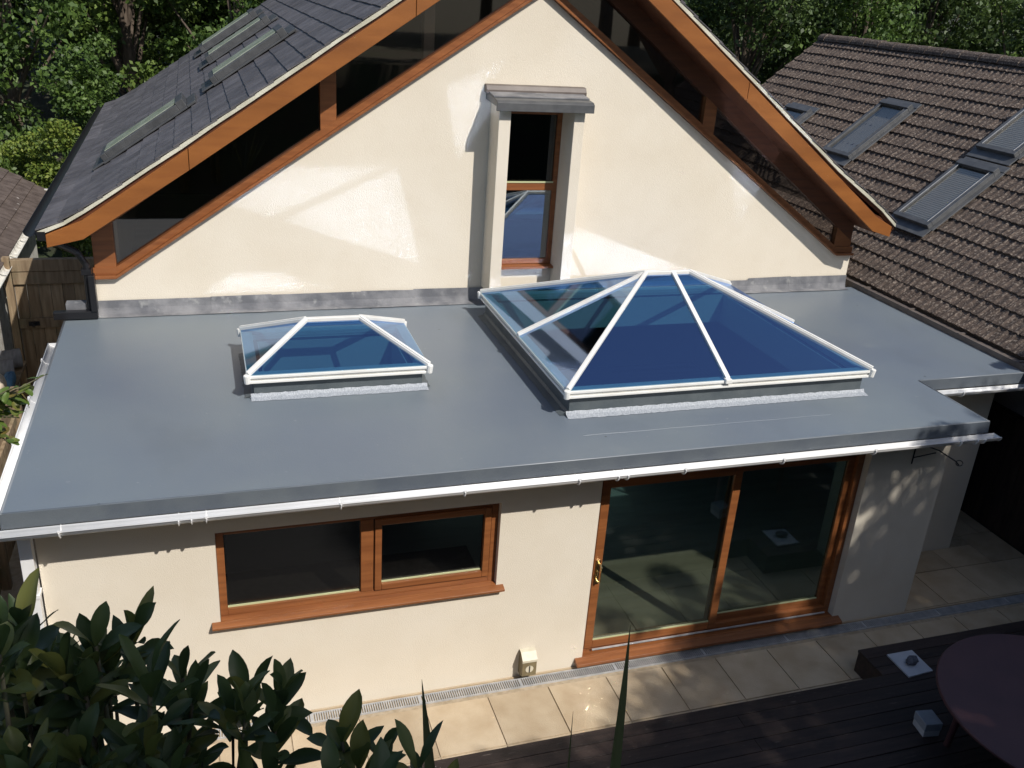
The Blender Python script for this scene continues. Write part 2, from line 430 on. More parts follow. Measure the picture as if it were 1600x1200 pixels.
# ================================================================ flat roof extension
ext = thing('flat_roof_extension', 'cream rendered single storey extension with a grey flat roof and white gutters', 'extension', (0, 1.9, 0))
ZS = 2.34   # soffit
T = 0.28
WX0, WX1, WZ0, WZ1 = -3.167, -0.755, 1.116, 1.976
DX0, DX1, DZ0, DZ1 = 0.197, 3.123, 0.11, 2.12
a = MB()
a.box(XL, WX0, 0, T, -0.3, ZS)
a.box(WX0, WX1, 0, T, -0.3, WZ0 - 0.055); a.box(WX0, WX1, 0, T, WZ1, ZS)
a.box(WX1, DX0, 0, T, -0.3, ZS)
a.box(DX0, DX1, 0, T, DZ1, ZS); a.box(DX0, DX1, 0, T, -0.3, 0.05)
a.box(DX1, XR, 0, T, -0.3, ZS)
a.build('front_wall', M['render'], ext)
a = MB(); a.box(XL, XL + T, T, D, -0.3, ZS); a.build('side_wall', M['render'], ext)
a = MB(); a.box(XR - T, XR, T, 1.0, -0.3, ZS)
a.box(XR - T, 5.60, 1.0, 1.0 + T, -0.3, ZS); a.box(5.60 - T, 5.60, 1.0 + T, D, -0.3, ZS)
a.build('side_wall', M['render'], ext)
# lanterns (needed for the roof openings)
LB = dict(x0=-0.044, x1=3.298, y0=0.459, y1=3.362, z=2.794, r0=1.345, r1=1.855, rz=3.424)
LS = dict(x0=-2.811, x1=-1.121, y0=1.313, y1=2.538, z=2.764, r0=-2.210, r1=-1.700, rz=3.051)
holes = [(L['x0'] + 0.16, L['x1'] - 0.16, L['y0'] + 0.16, L['y1'] - 0.16) for L in (LB, LS)]
YF = -0.33
def roofcells(xsn, ysn, inside):
    xsn = sorted(set(xsn)); ysn = sorted(set(ysn))
    for i in range(len(xsn) - 1):
        for j in range(len(ysn) - 1):
            cx = (xsn[i] + xsn[i + 1]) / 2; cyy = (ysn[j] + ysn[j + 1]) / 2
            if inside(cx, cyy) and not any(h[0] < cx < h[1] and h[2] < cyy < h[3] for h in holes):
                yield xsn[i], xsn[i + 1], ysn[j], ysn[j + 1]
hx = [v for h in holes for v in h[:2]]; hy = [v for h in holes for v in h[2:]]
insideR = lambda x, y: (x < 4.15) or (y > 0.688)
a = MB()
idx = {}
def V(x, y, z):
    k = (round(x, 4), round(y, 4), round(z, 4))
    if k not in idx: idx[k] = len(a.v); a.v.append(k)
    return idx[k]
for (xa, xb, ya, yb) in roofcells([-4.587, 4.15, 5.70] + hx, [YF, 0.688, D] + hy, insideR):
    a.f.append((V(xa, ya, ZR), V(xb, ya, ZR), V(xb, yb, ZR), V(xa, yb, ZR)))
a.build('flat_roof', M['membrane'], ext)
a = MB()
outline = [(-4.587, YF), (4.15, YF), (4.15, 0.688), (5.70, 0.688), (5.70, D), (-4.587, D)]
# drip edge: slightly sloped face all round
def drip(p, q, n, z0=ZR, z1=ZR - 0.115, out=0.012):
    (x1, y1), (x2, y2) = p, q
    a.add([(x1, y1, z0), (x2, y2, z0), (x2 + n[0] * out, y2 + n[1] * out, z1), (x1 + n[0] * out, y1 + n[1] * out, z1)], [(0, 3, 2, 1)])
drip(outline[0], outline[1], (0, -1)); drip(outline[1], outline[2], (1, 0)); drip(outline[2], outline[3], (0, -1)); drip(outline[3], outline[4], (1, 0)); drip(outline[5], outline[0], (-1, 0))
a.build('roof_edge', M['membrane_edge'], ext)
a = MB()
# rounded arris bead on top of the edge, its pale colour paints in the highlight
a.tube([(-4.587, YF + 0.01, ZR - 0.003), (4.15, YF + 0.01, ZR - 0.003)], 0.010, 8)
a.tube([(4.14, YF, ZR - 0.003), (4.14, 0.688, ZR - 0.003)], 0.010, 8)
a.tube([(4.15, 0.698, ZR - 0.003), (5.70, 0.698, ZR - 0.003)], 0.010, 8)
a.tube([(-4.577, YF, ZR - 0.003), (-4.577, D, ZR - 0.003)], 0.010, 8)
a.build('edge_bead', M['bead_highlight'], ext, smooth=True)
a = MB()
for (xa, xb, ya, yb) in roofcells([-4.57, 4.13, 5.68] + hx, [YF + 0.02, 0.70, D] + hy, lambda x, y: (x < 4.13) or (y > 0.70)):
    a.box(xa, xb, ya, yb, ZS, ZR - 0.12)
a.build('soffit', M['interior'], ext)
# resin beads left along the laps of the membrane
for (xa, xb, yy_) in ((0.0, 2.6, 0.10),):
    a = MB(); a.tube([(xa + (xb - xa) * q / 12, yy_ + 0.004 * math.sin(q * 1.9), ZR + 0.0002) for q in range(13)], 0.0013, 5); a.build('membrane_lap', M['membrane'], ext)
# lead flashing along the gable wall
a = MB(); x = -4.25; k = 0
segs = [(-4.25, -3.05), (-3.07, -2.4), (-2.42, -1.35), (-1.37, -0.72), (-0.74, 0.12), (0.1, 1.2), (1.18, 2.5), (2.48, 3.9), (3.88, 4.55), (4.53, 5.46)]
for k, (xa, xb) in enumerate(segs):
    t = 0.003 * (k % 2); h = 0.175 + rnd.uniform(-0.012, 0.012); h2 = h + rnd.uniform(-0.01, 0.01)
    n = 8; vs = []; fs = []
    for i in range(n + 1):
        xx = xa + (xb - xa) * i / n; hh = h + (h2 - h) * i / n
        w_ = rnd.uniform(0, 0.006)
        vs += [(xx, D - 0.012 - t, ZR + hh), (xx, D - 0.016 - t - w_, ZR + 0.08), (xx, D - 0.03 - t - w_, ZR + 0.02), (xx, D - 0.12 - t - 2 * w_, ZR + 0.007 + t)]
    for i in range(n):
        for q in range(3): fs.append((i * 4 + q, (i + 1) * 4 + q, (i + 1) * 4 + q + 1, i * 4 + q + 1))
    a.add(vs, fs)
a.build('lead_flashing', M['lead'], ext, smooth=False)
# fascia + gutters
a = MB(); a.box(-4.56, 4.12, YF + 0.018, YF + 0.035, 2.33, 2.40); a.box(4.16, 5.68, 0.705, 0.722, 2.33, 2.40); a.box(-4.575, -4.558, YF, D, 2.33, 2.40)
a.build('fascia', M['upvc'], ext)
def gutter_run(name, A, B, out, nbr, joints):
    A = Vector(A); B = Vector(B); out = Vector(out); d = (B - A).normalized()
    m = MB(); m.gutter(A, B, 0.052, out)
    for P, s_ in ((A, 1), (B, -1)):   # end caps
        vs = [P] + [P + out * (math.cos(math.pi * k / 8) * 0.058) + Vector((0, 0, -math.sin(math.pi * k / 8) * 0.058)) for k in range(9)]
        m.add(vs, [(0, k, k + 1) for k in range(1, 9)])
    # rolled front rim
    m.tube([A + out * 0.050, B + out * 0.050], 0.006, 6)
    g_ = m.build('gutter', M['upvc'], ext, smooth=True)
    L = (B - A).length
    for k in range(nbr):
        P = A + d * (L * (k + 0.5) / nbr)
        b_ = MB()
        pts = [P + out * (math.cos(math.pi * q / 8) * 0.057) + Vector((0, 0, -math.sin(math.pi * q / 8) * 0.057)) for q in range(9)]
        for q in range(8): b_.beam(pts[q], pts[q + 1], 0.024, 0.007, up=d)
        b_.beam(P + out * 0.057, P + out * 0.057 + Vector((0, 0, 0.014)), 0.024, 0.01, up=out)
        b_.build('gutter_bracket', M['upvc'], g_)
    for f in joints:
        P = A + d * (L * f)
        for e in (-0.045, 0.045):
            b_ = MB(); Q = P + d * e
            pts = [Q + out * (math.cos(math.pi * q / 8) * 0.059) + Vector((0, 0, -math.sin(math.pi * q / 8) * 0.059)) for q in range(9)]
            for q in range(8): b_.beam(pts[q], pts[q + 1], 0.018, 0.009, up=d)
            b_.build('gutter_joint', M['upvc'], g_)
gutter_run('front', (-4.70, YF - 0.066, 2.40), (4.225, YF - 0.066, 2.395), (0, -1, 0), 9, (0.15, 0.545, 0.972))
gutter_run('recess', (4.20, 0.688 - 0.066, 2.395), (6.1, 0.688 - 0.066, 2.39), (0, -1, 0), 2, ())
gutter_run('side', (-4.587 - 0.066, -0.36, 2.40), (-4.587 - 0.066, 3.30, 2.42), (-1, 0, 0), 4, ())
# downpipe at the left corner
a = MB(); a.box(XL - 0.10, XL - 0.01, -0.10, -0.01, 0.02, 2.20)
a.box(XL - 0.108, XL - 0.002, -0.108, -0.002, 1.62, 1.66); a.box(XL - 0.108, XL - 0.002, -0.108, -0.002, 0.55, 0.60)
dp = a.build('downpipe', M['upvc'], ext, bevel=0.004)
a = MB(); a.tube([(XL - 0.06, -0.30, 2.34), (XL - 0.058, -0.22, 2.28), (XL - 0.055, -0.10, 2.22), (XL - 0.055, -0.055, 2.14)], 0.035, 12)
a.build('swan_neck', M['upvc'], dp, smooth=True)
# vent cover low on the wall
vc = MB()
vc.prism_x([(0, 0.325), (-0.05, 0.32), (-0.112, 0.27), (-0.115, 0.085), (-0.07, 0.06), (0, 0.055)], -0.47, -0.325)
v_ = vc.build('vent_cover', M['cover'], ext, bevel=0.004)
a = MB(); a.add([(-0.473, -0.002, 0.329), (-0.322, -0.002, 0.329), (-0.322, -0.053, 0.325), (-0.473, -0.053, 0.325), (-0.473, -0.119, 0.270), (-0.322, -0.119, 0.270), (-0.473, -0.118, 0.245), (-0.322, -0.118, 0.245)],
      [(0, 3, 2, 1), (3, 4, 5, 2), (4, 6, 7, 5)])
a.build('vent_hood', M['cover_pale'], v_)
a = MB(); n = 20
vs = [(-0.397, -0.1165, 0.165)] + [(-0.397 + 0.040 * math.cos(2 * math.pi * k / n), -0.1165, 0.165 + 0.040 * math.sin(2 * math.pi * k / n)) for k in range(n)]
a.add(vs, [(0, k, k % n + 1) for k in range(1, n + 1)])
a.build('vent_disc', M['cover_pale'], v_)
a = MB(); a.box(-0.402, -0.392, -0.121, -0.117, 0.128, 0.202); a.build('vent_slot', M['black'], v_)
# iron hanging bracket
a = MB()
a.tube([(3.64, -0.008, 2.20), (3.64, -0.008, 1.93)], 0.007, 6)
a.tube([(3.64, -0.01, 2.17), (3.80, -0.15, 2.14), (3.92, -0.27, 2.07), (3.945, -0.30, 2.04)], 0.007, 6)
a.tube([(3.64, -0.01, 2.00), (3.78, -0.14, 2.11)], 0.006, 6)
cc = Vector((3.945, -0.30, 2.06)); a.tube([cc + Vector((0.025 * math.cos(t), -0.02 * math.cos(t), 0.03 * math.sin(t))) for t in [k * 0.5 for k in range(13)]], 0.005, 6)
a.build('hanging_bracket', M['iron'], ext)

# ---- kitchen window
def frame_rect(m, x0, x1, z0, z1, wd, y0, y1):
    m.box(x0, x0 + wd, y0, y1, z0, z1); m.box(x1 - wd, x1, y0, y1, z0, z1)
    m.box(x0 + wd, x1 - wd, y0, y1, z0, z0 + wd); m.box(x0 + wd, x1 - wd, y0, y1, z1 - wd, z1)
win = MB(); frame_rect(win, WX0 + 0.002, WX1 - 0.002, WZ0 + 0.002, WZ1 - 0.002, 0.062, 0.062, 0.137)
wf = win.build('window', M['wood'], ext, bevel=0.004)
a = MB(); a.box(-1.985, -1.875, 0.057, 0.135, WZ0 + 0.064, WZ1 - 0.064); a.build('mullion', M['wood'], wf, bevel=0.006)
a = MB(); frame_rect(a, -1.865, WX1 - 0.070, WZ0 + 0.068, WZ1 - 0.068, 0.060, 0.045, 0.122); a.build('opening_sash', M['wood'], wf, bevel=0.006)
a = MB(); a.box(-3.095, -1.992, 0.099, 0.105, WZ0 + 0.07, WZ1 - 0.07); a.build('pane', M['glass_kitchen'], wf)
a = MB(); a.box(-1.803, WX1 - 0.132, 0.087, 0.093, WZ0 + 0.13, WZ1 - 0.13); a.build('pane', M['glass_kitchen'], wf)
a = MB(); a.box(-3.10, -1.99, 0.085, 0.097, WZ0 + 0.064, WZ0 + 0.078); a.box(-1.80, WX1 - 0.135, 0.073, 0.085, WZ0 + 0.130, WZ0 + 0.143); a.build('glazing_seal', M['spacer'], wf)
a = MB(); a.prism_x([(0.17, WZ0 + 0.001), (-0.001, WZ0 + 0.001), (-0.001, WZ0 - 0.045), (0.17, WZ0 - 0.045)], WX0 + 0.003, WX1 - 0.003); a.prism_x([(-0.002, WZ0 - 0.004), (-0.050, WZ0 - 0.014), (-0.070, WZ0 - 0.022), (-0.070, WZ0 - 0.042), (-0.002, WZ0 - 0.040)], WX0 - 0.07, WX1 + 0.065)
a.build('sill', M['wood'], wf, bevel=0.003)

# ---- sliding patio door
a = MB(); frame_rect(a, DX0 + 0.002, DX1 - 0.002, DZ0, DZ1 - 0.002, 0.075, 0.08, 0.19)
df = a.build('sliding_door', M['wood'], ext, bevel=0.004)
a = MB(); frame_rect(a, DX0 + 0.035, 1.70, DZ0 + 0.045, DZ1 - 0.06, 0.085, 0.052, 0.10); pf = a.build('sliding_panel', M['wood'], df, bevel=0.005)
a = MB(); frame_rect(a, 1.62, DX1 - 0.070, DZ0 + 0.076, DZ1 - 0.080, 0.080, 0.125, 0.17); a.build('fixed_panel', M['wood'], df, bevel=0.005)
a = MB(); a.box(DX0 + 0.121, 1.614, 0.072, 0.078, DZ0 + 0.131, DZ1 - 0.146); a.build('pane', M['glass_win'], df)
a = MB(); a.box(1.701, DX1 - 0.151, 0.143, 0.149, DZ0 + 0.157, DZ1 - 0.161); a.build('pane', M['glass_win'], df)
a = MB(); a.box(DX0 + 0.121, 1.614, 0.058, 0.070, DZ0 + 0.131, DZ0 + 0.143); a.box(1.701, DX1 - 0.151, 0.128, 0.141, DZ0 + 0.157, DZ0 + 0.168); a.build('glazing_seal', M['spacer'], df)
a = MB(); a.prism_x([(-0.001, DZ0 - 0.006), (-0.085, DZ0 - 0.03), (-0.085, DZ0 - 0.062), (-0.001, DZ0 - 0.058)], DX0 - 0.08, DX1 + 0.075)
a.box(DX0 + 0.003, DX1 - 0.003, 0.0, 0.19, 0.052, DZ0 - 0.003); a.build('threshold', M['wood'], df, bevel=0.003)
a = MB(); a.box(DX0 + 0.12, DX1 - 0.08, 0.036, 0.051, DZ0 + 0.02, DZ0 + 0.032); a.build('track', M['steel'], df)
hx_ = DX0 + 0.075
a = MB(); a.box(hx_ - 0.022, hx_ + 0.022, 0.042, 0.052, 0.93, 1.20)
a.tube([(hx_, 0.044, 1.17), (hx_ + 0.01, 0.0, 1.17), (hx_ + 0.012, -0.012, 1.15), (hx_ + 0.012, -0.012, 0.99), (hx_ + 0.01, 0.0, 0.97), (hx_, 0.044, 0.97)], 0.009, 10)
a.tube([(hx_, 0.044, 1.08), (hx_ - 0.005, 0.012, 1.08), (hx_ - 0.006, 0.006, 1.05)], 0.007, 8)
a.build('handle', M['brass'], df, smooth=False)

# ---- interior of the extension, one room open to the house behind
a = MB(); a.box(XL + T + 0.01, XR - T - 0.01, T + 0.01, 1.29, -0.02, 0.04); a.box(XL + T + 0.01, 5.30, 1.29, 7.2, -0.02, 0.04); a.build('room_floor', M['floor'], ext)
a = MB(); a.box(XL + T + 0.002, XL + T + 0.02, T + 0.002, 7.2, 0.04, ZS - 0.003); a.box(5.302, 5.318, 1.3, 7.2, 0.04, ZS - 0.003); a.box(XL + T, 5.318, 7.202, 7.25, 0.04, ZS - 0.003)
a.build('room_wall', M['interior'], ext)
a = MB(); a.box(XL + T, 5.318, D, 7.25, ZS + 0.0, ZS + 0.1); a.build('room_ceiling', M['interior'], ext)
# kitchen units seen through the glass
a = MB(); a.box(XL + T + 0.03, -0.8, T + 0.03, T + 0.62, 0.04, 0.90); ku = a.build('kitchen_unit', M['cupboard'], ext, bevel=0.01)
a = MB(); a.box(-0.7, 2.3, 3.3, 4.2, 0.04, 0.90); ki = a.build('kitchen_unit', M['cupboard'], ext, bevel=0.01)
a = MB(); a.box(XL + T + 0.03, -0.78, T + 0.03, T + 0.65, 0.902, 0.94); a.build('worktop', M['worktop'], ku)
a = MB(); a.box(-0.75, 2.35, 3.25, 4.25, 0.902, 0.94); a.build('worktop', M['worktop'], ki)

# ================================================================ roof lanterns
def lantern(L, label, nbar, side_bar):
    x0, x1, y0, y1, z = L['x0'], L['x1'], L['y0'], L['y1'], L['z']
    ym = (y0 + y1) / 2
    R0 = Vector((L['r0'], ym, L['rz'])); R1 = Vector((L['r1'], ym, L['rz']))
    t = thing('roof_lantern', label, 'roof lantern', ((x0 + x1) / 2, ym, ZR), 'white framed roof lanterns on the flat roof')
    # kerb
    k0, k1, k2, k3 = x0 + 0.06, x1 - 0.06, y0 + 0.06, y1 - 0.06
    th = 0.095; zt = z - 0.082
    m = MB()
    m.box(k0, k1, k2, k2 + th, ZR + 0.001, zt); m.box(k0, k1, k3 - th, k3, ZR + 0.001, zt)
    m.box(k0, k0 + th, k2 + th, k3 - th, ZR + 0.001, zt); m.box(k1 - th, k1, k2 + th, k3 - th, ZR + 0.001, zt)
    m.build('kerb', M['kerb'], t)
    m = MB()
    m.box(k0 + th + 0.001, k1 - th - 0.001, k2 + th + 0.001, k2 + th + 0.012, ZS + 0.003, zt - 0.002); m.box(k0 + th + 0.001, k1 - th - 0.001, k3 - th - 0.012, k3 - th - 0.001, ZS + 0.003, zt - 0.002)
    m.box(k0 + th + 0.001, k0 + th + 0.012, k2 + th + 0.014, k3 - th - 0.014, ZS + 0.003, zt - 0.002); m.box(k1 - th - 0.012, k1 - th - 0.001, k2 + th + 0.014, k3 - th - 0.014, ZS + 0.003, zt - 0.002)
    m.build('kerb_lining', M['interior'], t)
    # fibre flashing skirt, ragged outer edge
    m = MB()
    def skirt(A, B, n):
        A = Vector(A); B = Vector(B); n = Vector(n); N = max(12, int((B - A).length / 0.03)); vs = []; fs = []
        for i in range(N + 1):
            P = A.lerp(B, i / N)
            o = 0.085 + rnd.uniform(-0.007, 0.007)
            vs += [P + n * 0.003 + Vector((0, 0, 0.045 + rnd.uniform(-0.004, 0.004))), P + n * 0.02 + Vector((0, 0, 0.016)), P + n * o + Vector((0, 0, 0.0035))]
        for i in range(N):
            for q in range(2): fs.append((i * 3 + q, i * 3 + q + 1, (i + 1) * 3 + q + 1, (i + 1) * 3 + q))
        m.add(vs, fs)
    skirt((k0 - 0.03, k2, ZR), (k1 + 0.05, k2, ZR), (0, -1, 0)); 
    m.build('kerb_skirt', M['fibre_strip'], t)
    m = MB()
    skirt((k1, k2, ZR), (k1, k3, ZR), (1, 0, 0)); skirt((k1, k3, ZR), (k0, k3, ZR), (0, 1, 0)); skirt((k0, k3, ZR), (k0, k2, ZR), (-1, 0, 0))
    m.build('kerb_skirt', M['kerb'], t)
    # eaves frame: three stepped rails
    m = MB()
    def ring(o, w_, za, zb):
        m.box(x0 - o, x1 + o, y0 - o, y0 - o + w_, za, zb); m.box(x0 - o, x1 + o, y1 + o - w_, y1 + o, za, zb)
        m.box(x0 - o, x0 - o + w_, y0 - o + w_, y1 + o - w_, za, zb); m.box(x1 + o - w_, x1 + o, y0 - o + w_, y1 + o - w_, za, zb)
    ring(0.0, 0.11, z - 0.030, z - 0.004); ring(-0.020, 0.09, z - 0.055, z - 0.031); ring(-0.003, 0.10, z - 0.080, z - 0.056)
    m.build('eaves_frame', M['aluminium'], t, bevel=0.004)
    # bars
    C = [Vector((x0 + 0.01, y0 + 0.01, z)), Vector((x1 - 0.01, y0 + 0.01, z)), Vector((x1 - 0.01, y1 - 0.01, z)), Vector((x0 + 0.01, y1 - 0.01, z))]
    hips = [(C[0], R0), (C[1], R1), (C[2], R1), (C[3], R0)]
    for A_, B_ in hips:
        m = MB(); m.beam(A_, B_, 0.046, 0.036, lift=0.010); m.beam(A_, B_, 0.030, 0.014, lift=0.034)
        m.build('hip_bar', M['aluminium'], t, bevel=0.005)
    m = MB(); m.beam(R0 - Vector((0.03, 0, 0)), R1 + Vector((0.03, 0, 0)), 0.050, 0.04, lift=0.010); m.build('ridge_bar', M['aluminium'], t, bevel=0.006)
    Rm = (R0 + R1) / 2
    for q in range(nbar):
        fx = (q + 1) / (nbar + 1)
        xb = L.get('bx', None)
        B_ = Vector((L['bt'], ym, L['rz'])) if 'bt' in L else R0.lerp(R1, fx)
        for yy_ in (y0 + 0.02, y1 - 0.02):
            A_ = Vector((L['bb'] if 'bb' in L else x0 + (x1 - x0) * fx, yy_, z))
            m = MB(); m.beam(A_, B_, 0.05, 0.04, lift=0.012); m.build('glazing_bar', M['aluminium'], t, bevel=0.004)
            m = MB(); m.box(A_.x - 0.035, A_.x + 0.035, yy_ - 0.045 if yy_ < ym else yy_ - 0.02, yy_ + 0.02 if yy_ < ym else yy_ + 0.045, z - 0.03, z + 0.018)
            m.build('bar_cap', M['aluminium'], t, bevel=0.008)
    if side_bar:
        for X, Rr in ((x0 + 0.005, R0), (x1 - 0.005, R1)):
            A_ = Vector((X, ym, z)); m = MB(); m.beam(A_, Rr, 0.05, 0.04, lift=0.012); m.build('glazing_bar', M['aluminium'], t, bevel=0.004)
    # corner caps
    for c_ in C:
        sx = 1 if c_.x > (x0 + x1) / 2 else -1; sy = 1 if c_.y > ym else -1
        m = MB(); m.tube([c_ + Vector((sx * 0.004, sy * 0.004, -0.074)), c_ + Vector((sx * 0.012, sy * 0.012, 0.012))], 0.03, 10)
        m.build('corner_cap', M['aluminium'], t, bevel=0.008)
    # glass
    o = Vector((0, 0, 0.002))
    def pane(vs):
        m = MB(); nrm = (vs[1] - vs[0]).cross(vs[2] - vs[0]).normalized()
        if nrm.z < 0: nrm = -nrm
        m.add([v + o + nrm * 0.004 for v in vs], [tuple(range(len(vs)))])
        m.build('pane', M['glass_roof'], t)
    if nbar:
        B_ = Vector((L['bt'], ym, L['rz']))
        for a1, a2 in ((0, 1), (3, 2)):
            A_ = Vector((L['bb'], C[a1].y, z))
            pane([C[a1], A_, B_, R0]); pane([A_, C[a2], R1, B_])
    else:
        pane([C[0], C[1], R1, R0]); pane([C[3], C[2], R1, R0])
    if side_bar:
        Ml = Vector((C[0].x, ym, z)); Mr = Vector((C[1].x, ym, z))
        pane([C[0], Ml, R0]); pane([Ml, C[3], R0]); pane([C[1], Mr, R1]); pane([Mr, C[2], R1])
    else:
        pane([C[0], C[3], R0]); pane([C[1], C[2], R1])
    return t
LB['bt'] = 1.66; LB['bb'] = 1.62
lantern(LB, 'large white framed glass roof lantern beside the tall narrow window, blue panes split by bars', 1, True)
lantern(LS, 'small white framed glass roof lantern standing alone left of the larger one', 0, False)

# ================================================================ main house
house = thing('gabled_house', 'cream rendered gabled house with slate roof and orange timber bargeboards', 'house', (0.62, 8, 0))
zl = lambda x: 5.969 + 0.675 * (x - 0.459)
zr = lambda x: 5.989 - 0.705 * (x - 0.813)
GX0, GX1 = -4.246, 5.46
APX, APZ = 0.654, 6.10
a = MB()
ox0, ox1, oz0, oz1 = 0.24, 1.00, 2.95, 4.84   # tall window opening
def top(x): return min(zl(x), zr(x))
xsn = [GX0, -4.03, ox0, APX, ox1, 5.19, GX1]
def seg(xa, xb, zb_a, zt_a, zt_b):
    a.add([(xa, D, zb_a), (xb, D, zb_a), (xb, D, zt_b), (xa, D, zt_a), (xa, D + 0.25, zb_a), (xb, D + 0.25, zb_a), (xb, D + 0.25, zt_b), (xa, D + 0.25, zt_a)],
          [(0, 1, 2, 3), (7, 6, 5, 4), (0, 4, 5, 1), (3, 2, 6, 7), (0, 3, 7, 4), (1, 5, 6, 2)])
ZB = ZR + 0.15
seg(GX0, -4.03, ZB, 2.94, 2.94); seg(-4.03, ox0, ZB, 2.94, zl(ox0)); seg(ox0, ox1, ZB, oz0, oz0)
seg(ox0, APX, oz1, zl(ox0), APZ); seg(APX, ox1, oz1, APZ, zr(ox1)); seg(ox1, 5.19, ZB, zr(ox1), 3.0); seg(5.19, GX1, ZB, 3.0, 3.0)
a.build('gable_wall', M['render'], house)
a = MB(); a.box(GX0, GX0 + 0.25, D + 0.26, 12.3, -0.3, 3.55); a.build('side_wall', M['render'], house)
a = MB(); a.box(GX1 - 0.25, GX1, D + 0.26, 12.3, -0.3, 3.0); a.build('side_wall', M['render'], house)
a = MB(); a.prism_y([(GX0, -0.3), (GX1, -0.3), (GX1, 3.3), (0.64, 6.75), (GX0, 3.4)], 12.31, 12.5); a.build('rear_wall', M['render'], house)
a = MB(); a.box(GX0, -4.0, D + 0.01, D + 0.25, -0.3, ZB - 0.002); a.build('wall_return', M['render'], house)
# roof planes: underside line at barge plane
bl = lambda x: 6.40 + 0.685 * x      # underside left
br = lambda x: 7.30 - 0.72 * x
YB = 3.35; YE = 12.6
RX = 0.64; RZ = 6.84
# structure under the slates
a = MB()
a.prism_y([(-4.66, 3.50), (-4.25, 3.56), (RX, bl(RX) + 0.05), (5.33, br(5.33) + 0.05), (5.66, 3.44), (5.66, 3.56), (5.33, br(5.33) + 0.22), (RX, bl(RX) + 0.24), (-4.25, 3.74), (-4.66, 3.62)], YB + 0.03, YE)
a.build('roof_deck', M['timber_dark_and_shade'], house)
def slates(sgn, P, wd, name):
    """P: list of (x, z) from eave to ridge; lays overlapping slates along y"""
    m = MB()
    # arc length param
    L_ = [0]
    for i in range(1, len(P)): L_.append(L_[-1] + math.dist(P[i - 1], P[i]))
    tot = L_[-1]
    def at(s):
        s = max(0, min(tot, s))
        for i in range(1, len(P)):
            if s <= L_[i] + 1e-9:
                f = (s - L_[i - 1]) / (L_[i] - L_[i - 1])
                return P[i - 1][0] + (P[i][0] - P[i - 1][0]) * f, P[i - 1][1] + (P[i][1] - P[i - 1][1]) * f
        return P[-1]
    n = int(tot / 0.225)
    for r in range(n):
        s0 = r * tot / n; s1 = min(tot, s0 + tot / n * 1.25)
        xa, za = at(s0); xb, zb = at(s1)
        off = (r % 2) * 0.5 * wd + rnd.uniform(-0.02, 0.02)
        y = YB - 0.02 - off
        while y < YE:
            ya = max(y + 0.005, YB - 0.02); yb = min(y + wd - 0.005, YE)
            if yb - ya > 0.04:
                l1 = 0.018 + rnd.uniform(0, 0.004); l2 = 0.018 + rnd.uniform(0, 0.004); u = 0.004
                ds = rnd.uniform(-0.005, 0.004)
                xq, zq = at(max(0, s0 + ds))
                nx_, nz_ = (-(zb - za), (xb - xa)); ln = math.hypot(nx_, nz_); nx_, nz_ = nx_ / ln, nz_ / ln
                if nz_ < 0: nx_, nz_ = -nx_, -nz_
                vs = [(xq + nx_ * l1, ya, zq + nz_ * l1), (xq + nx_ * l2, yb, zq + nz_ * l2), (xb + nx_ * u, yb, zb + nz_ * u), (xb + nx_ * u, ya, zb + nz_ * u),
                      (xq + nx_ * (l1 - 0.012), ya, zq + nz_ * (l1 - 0.012)), (xq + nx_ * (l2 - 0.012), yb, zq + nz_ * (l2 - 0.012)), (xb + nx_ * (u - 0.012), yb, zb + nz_ * (u - 0.012)), (xb + nx_ * (u - 0.012), ya, zb + nz_ * (u - 0.012))]
                m.add(vs, [(0, 1, 2, 3), (0, 4, 5, 1), (0, 3, 7, 4), (1, 5, 6, 2)])
            y += wd
    m.build(name, M['slate'], house)
LP = [(-4.68, 3.595), (-4.42, 3.70), (-4.20, 3.835), (-3.9, bl(-3.9) + 0.305), (RX, bl(RX) + 0.30)]
RP = [(5.67, 3.565), (5.40, 3.785), (5.12, 3.965), (4.6, br(4.6) + 0.305), (RX, bl(RX) + 0.30)]
slates(-1, LP, 0.27, 'slate_roof'); slates(1, RP, 0.27, 'slate_roof')
# sub layer so that no light passes between slates
a = MB()
for PP in (LP, RP):
    for i in range(len(PP) - 1):
        a.add([(PP[i][0], YB + 0.0, PP[i][1] - 0.01), (PP[i][0], YE, PP[i][1] - 0.01), (PP[i + 1][0], YE, PP[i + 1][1] - 0.01), (PP[i + 1][0], YB + 0.0, PP[i + 1][1] - 0.01)], [(0, 1, 2, 3)])
a.build('roof_felt', M['black'], house)
